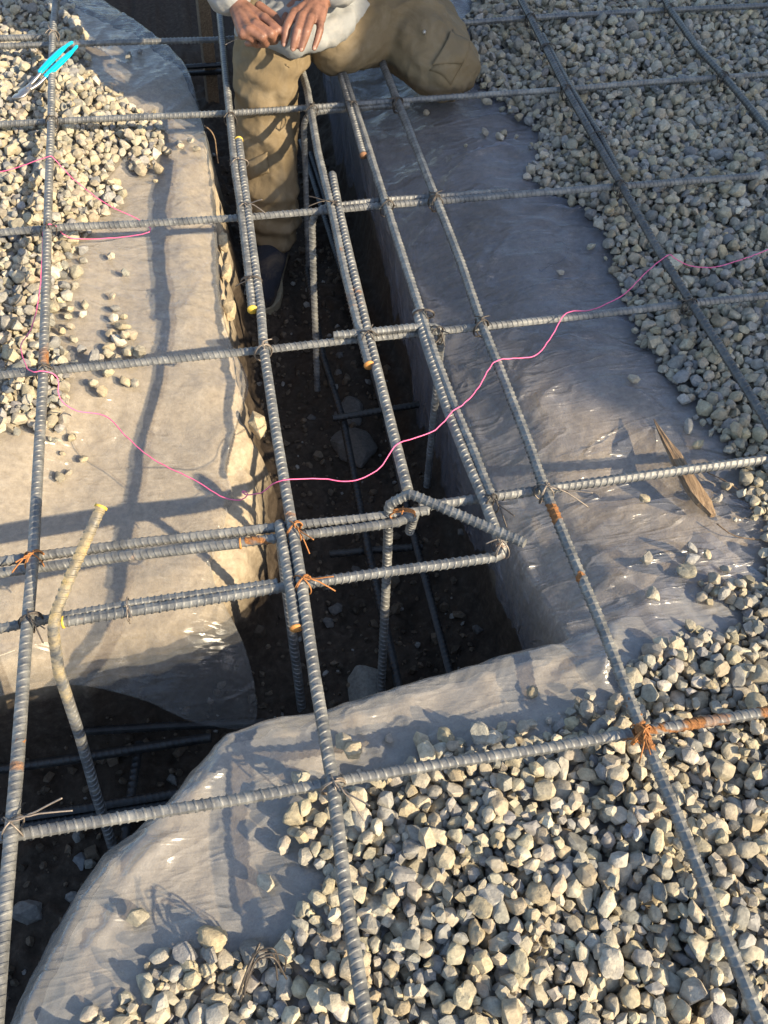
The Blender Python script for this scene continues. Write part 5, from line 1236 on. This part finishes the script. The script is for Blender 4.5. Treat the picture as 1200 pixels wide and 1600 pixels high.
capsules(bm, [(PEL, .11, CH, .12), (CH, .12, NK, .05), (NK, .052, HD, .055), (HR, .07, KR, .05), (KR, .05, AR, .036), (HL, .07, KL, .05), (KL, .05, AL, .036), (PEL, .1, HR, .07), (PEL, .1, HL, .07),
   (SHR, .05, ELR, .040), (ELR, .040, WR, .027), (SHL, .05, ELL, .040), (ELL, .040, WL, .027), (CH, .1, SHR, .05), (CH, .1, SHL, .05),
   (AR, .035, V3((.43, 1.56, -.455)), .028), (AL, .035, TL, .028)])
ellip(bm, HD+V3((0, 0, .03)), (.076, .095, .115), (.25, 0, 0))
ellip(bm, HD+V3((0, -.045, -.04)), (.052, .055, .06))
ellip(bm, HD+V3((0, -.098, .015)), (.014, .020, .024))
for s in (-1, 1): ellip(bm, HD+V3((s*.078, .01, .02)), (.010, .020, .030))
ellip(bm, HD+V3((0, -.090, -.030)), (.024, .012, .007))
for s in (-1, 1): ellip(bm, HD+V3((s*.030, -.080, .048)), (.020, .014, .008))
fing = []
for ch, r in ((R_idx, .0103), (R_mid, .0106), (R_rng, .0101), (R_pky, .0090), (L_idx, .0099), (L_mid, .0101), (L_rng, .0097), (L_pky, .0086), (R_thm, .0108), (L_thm, .0108)):
    ch = [V3(p) for p in ch]
    fing += [(ch[0], r*1.08, ch[1], r), (ch[1], r*1.02, ch[2], r*.93), (ch[2], r*.93, ch[3], r*.74)]
for w, mcps in ((WR, (R_idx, R_mid, R_rng, R_pky)), (WL, (L_idx, L_mid, L_rng, L_pky))):
    for m in mcps: fing.append((w+(V3(m[0])-w)*.12, .017, V3(m[0])-V3((0, 0, .004)), .0115))
    fing.append((w, .026, w+(V3(mcps[1][0])-w)*.5-V3((0, 0, .006)), .020))
capsules(bm, fing)
body = remesh('person', bm, .0026, 5, M_SKIN, None)
tag(body, 'worker in grey shirt and brown work trousers, kneeling with one leg down in the trench', 'person')
# nails
for ch in (L_idx, L_mid, L_rng, L_pky):
    a, b = V3(ch[2]), V3(ch[3]); d = (b-a).normalized()
    bm = bmesh.new(); n_ = (V3((.36, -.47, 1.17))-b).normalized(); n_ = (n_-d*n_.dot(d)).normalized(); s_ = d.cross(n_)
    m = Matrix((s_, d, n_)).transposed().to_4x4(); m.translation = b + n_*.0050 + d*.0015
    bmesh.ops.create_icosphere(bm, subdivisions=2, radius=1, matrix=m @ Matrix.Diagonal((.0045, .0060, .0018, 1)))
    bm_obj('nail', bm, M_NAIL, body, True)
def cloth_noise(v, a=.006):
    f = np.abs(fbm3(v*np.array([1, 1, .55]), 11, 3))
    g = np.abs(fbm3(v*np.array([1, 1.2, .8])+3, 24, 3))
    return a*(1.1-3.4*f) + a*.3*(.4-1.8*g) + a*.3*fbm3(v, 60, 2)
# trousers
CR = V3([(0.6961,1.8440,0.0600)][0])
bm = bmesh.new()
capsules(bm, [(PEL+V3((0, 0, -.02)), .145, PEL+V3((0, 0, .05)), .14), (HR, .115, KR, .080), (KR, .078, KR.lerp(AR, .45), .072), (KR.lerp(AR, .45), .072, AR+V3((0, 0, .035)), .072),
    (HL, .118, KL, .088), (KL, .086, KL.lerp(AL, .5), .075), (KL.lerp(AL, .5), .075, AL, .06), (HR, .11, HL, .115), (KR+V3((.004, .0, .010)), .078, HR.lerp(KR, .5), .105), (HR, .11, CR, .075), (HL, .11, CR, .075), (KL.lerp(HL, .5), .10, CR, .07)])
def tro(v):
    d = cloth_noise(v, .008)
    # creases wrapping behind the knee and bunching on the shin
    for kk, am in ((KR, .010), (KL, .009)):
        q = np.linalg.norm(v-np.array(kk), axis=1)
        d = d + am*np.exp(-(q/.13)**2)*np.sin(v[:, 2]*95+v[:, 0]*60+2*fbm3(v, 9, 2))*.4
    low = sstep(-.15, -.38, v[:, 2])
    d = d + .006*low*np.sin(v[:, 2]*120+v[:, 0]*25+3*fbm3(v, 8, 2))
    return d
tr = remesh('trousers', bm, .0045, 5, M_TROUSER, body, tro)
# shirt
bm = bmesh.new()
capsules(bm, [(PEL+V3((0, -.01, .06)), .165, CH, .165), (CH, .16, NK+V3((0, 0, -.06)), .10), (CH, .13, SHR, .085), (CH, .13, SHL, .085),
   (SHR, .08, ELR, .066), (ELR, .066, WR+(ELR-WR)*.18, .049), (SHL, .08, ELL, .066), (ELL, .066, WL+(ELL-WL)*.22, .049)])
bc = V3([(0.6202,1.8672,0.1550)][0])
ellip(bm, bc+V3((.01, .05, .02)), (.155, .12, .125))
hm = [V3(p) for p in [(0.4739,1.8124,0.1150), (0.5160,1.7497,0.1150), (0.5663,1.7308,0.1150), (0.6289,1.7481,0.1150), (0.6893,1.7942,0.1200), (0.7454,1.8530,0.1250)]]
capsules(bm, [(a, .026, b, .026) for a, b in zip(hm[:-1], hm[1:])] + [(a, .026, a*.35+bc*.65, .05) for a in hm])
sh = remesh('shirt', bm, .0045, 5, M_SHIRT, body, lambda v: cloth_noise(v, .010))
# hair cap
bm = bmesh.new(); ellip(bm, HD+V3((0, .018, .058)), (.083, .094, .098), (.25, 0, 0))
remesh('hair', bm, .006, 2, M_HAIR, body, lambda v: .004*fbm3(v, 60, 2))
# cargo pocket, seam, snap on the kneeling thigh
PD = -V3((.30, -.72, .62)).normalized()
def surf_patch(name, corners, n, off, mat, parent, target, thick=.004, bulge=.004):
    """A quilted patch laid on the cloth surface of target between four world points."""
    c = [V3(p) for p in corners]
    dg = bpy.context.evaluated_depsgraph_get()
    vv, ff = [], []
    camv = V3((.36, -.47, 1.17))
    for i in range(n+1):
        for j in range(n+1):
            u, w = i/n, j/n
            p = c[0]*(1-u)*(1-w)+c[1]*u*(1-w)+c[2]*u*w+c[3]*(1-u)*w
            ok, loc, nor, _ = target.ray_cast(p - PD*.25, PD)
            if not ok: ok, loc, nor, _ = target.closest_point_on_mesh(p)
            nor = -PD
            ed = min(u, 1-u, w, 1-w)
            vv.append(loc + nor*(off + bulge*min(1, ed*5)))
    for i in range(n):
        for j in range(n): ff.append((i*(n+1)+j, (i+1)*(n+1)+j, (i+1)*(n+1)+j+1, i*(n+1)+j+1))
    me = bpy.data.meshes.new(name); me.from_pydata([tuple(v) for v in vv], [], ff); me.update()
    me.polygons.foreach_set('use_smooth', np.ones(len(me.polygons), bool))
    o = obj(name, me, mat, parent)
    s = o.modifiers.new('s', 'SOLIDIFY'); s.thickness = thick; s.offset = 1
    return o
surf_patch('cargo_pocket', [(0.9679,1.8287,0.0700), (0.9964,1.7611,0.0500), (0.9706,1.6712,0.0300), (0.9190,1.6930,0.0600)], 14, .002, M_TROUSER, tr, tr, .006, .006)
surf_patch('pocket_flap', [(0.9561,1.8018,0.0800), (1.0007,1.8068,0.0500), (0.9755,1.7335,0.0300), (0.9156,1.7060,0.0600)], 14, .010, M_TROUSER, tr, tr, .004, .003)
surf_patch('pocket_flap', [(0.4506,1.6484,-0.1200), (0.4909,1.6716,-0.1200), (0.4926,1.6610,-0.1700), (0.4557,1.6461,-0.1700)], 10, .004, M_TROUSER, tr, tr, .006, .008)
def seam(pts, r=.0016):
    P = []
    for p in smooth_curve(np.array(pts), 250):
        ok, loc, nor, _ = tr.closest_point_on_mesh(V3(p)); P.append(loc + nor*.0012)
    V, F = sweep(P, r, 0, 6, .004); obj('seam', mesh_np('seam', V, F), M_TROUSER, tr)
seam([(0.6298,1.5429,0.2000), (0.6435,1.5635,0.1700), (0.6588,1.5937,0.1200)]); seam([(0.6602,1.5506,0.2000), (0.6658,1.5421,0.1900), (0.6633,1.5643,0.1600)])
bm = bmesh.new(); ok, loc, nor, _ = tr.closest_point_on_mesh(V3([(0.8568,1.7223,0.1300)][0]))
m = nor.to_track_quat('Z', 'Y').to_matrix().to_4x4(); m.translation = loc+nor*.001
bmesh.ops.create_cone(bm, cap_ends=True, segments=18, radius1=.0055, radius2=.004, depth=.004, matrix=m)
bm_obj('snap_button', bm, M_SNAP, tr, True)
# boots
def boot(ank, toe, name='boot'):
    ank = V3(ank); toe = V3(toe); d = (toe-ank); d.z = 0; L = d.length; d.normalize(); s = V3((-d.y, d.x, 0))
    zb = toe.z - .035
    heel = V3((ank.x, ank.y, 0)) - d*.055
    bm = bmesh.new()
    def at(f, z, o=0): return V3((heel.x, heel.y, 0)) + d*f + s*o + V3((0, 0, z))
    capsules(bm, [(at(.05, zb+.05), .046, at(.12, zb+.058), .047), (at(.12, zb+.058), .048, at(.20, zb+.042), .043), (at(.20, zb+.042), .043, at(.245, zb+.036), .037), (at(.05, zb+.05), .046, at(.055, zb+.15), .052)])
    b = remesh(name, bm, .004, 4, M_BOOT, body, lambda v: .0025*fbm3(v, 40, 3))
    bm = bmesh.new(); prof = [(-.005, .030), (.02, .037), (.08, .035), (.13, .036), (.19, .047), (.235, .045), (.265, .032), (.283, .010)]
    lo, up = [], []
    ring = [(f, w) for f, w in prof] + [(f, -w) for f, w in reversed(prof)]
    lo = [bm.verts.new(at(f, zb-.012, o)) for f, o in ring]; up = [bm.verts.new(at(f, zb+.018, o*1.03)) for f, o in ring]
    k = len(ring)
    for i in range(k): bm.faces.new((lo[i], lo[(i+1) % k], up[(i+1) % k], up[i]))
    bm.faces.new(lo[::-1]); bm.faces.new(up)
    bm_obj('sole', bm, M_SOLE, b, False, .003)
    lm = []
    for i in range(5):
        f = .10+.022*i; z = zb+.108-.011*i
        lm.append([at(f, z-.02, -.03), at(f+.008, z, -.012), at(f+.012, z+.001, .012), at(f, z-.02, .03)])
    V, F = wire_mesh([smooth_curve(np.array([tuple(p) for p in q]), 300) for q in lm], .0022)
    obj('lace', mesh_np('lace', V, F), M_SOLE, b)
    return b
boot((.482, 1.715, -.40), (.425, 1.50, -.452))
boot((.995, 2.22, -.05), (1.01, 2.44, -.05))
# the wire held in the fingers
tube_thing('wire_in_hand', 'thin brown tie wire held in the fingers of the worker', 'wire', [(0.4119,1.6642,0.1500), (0.4316,1.6721,0.1550), (0.4537,1.6738,0.1600), (0.4704,1.6699,0.1580), (0.5235,1.6575,0.1550), (0.5436,1.6547,0.1580)], .0009, M_TIE_BRIGHT)
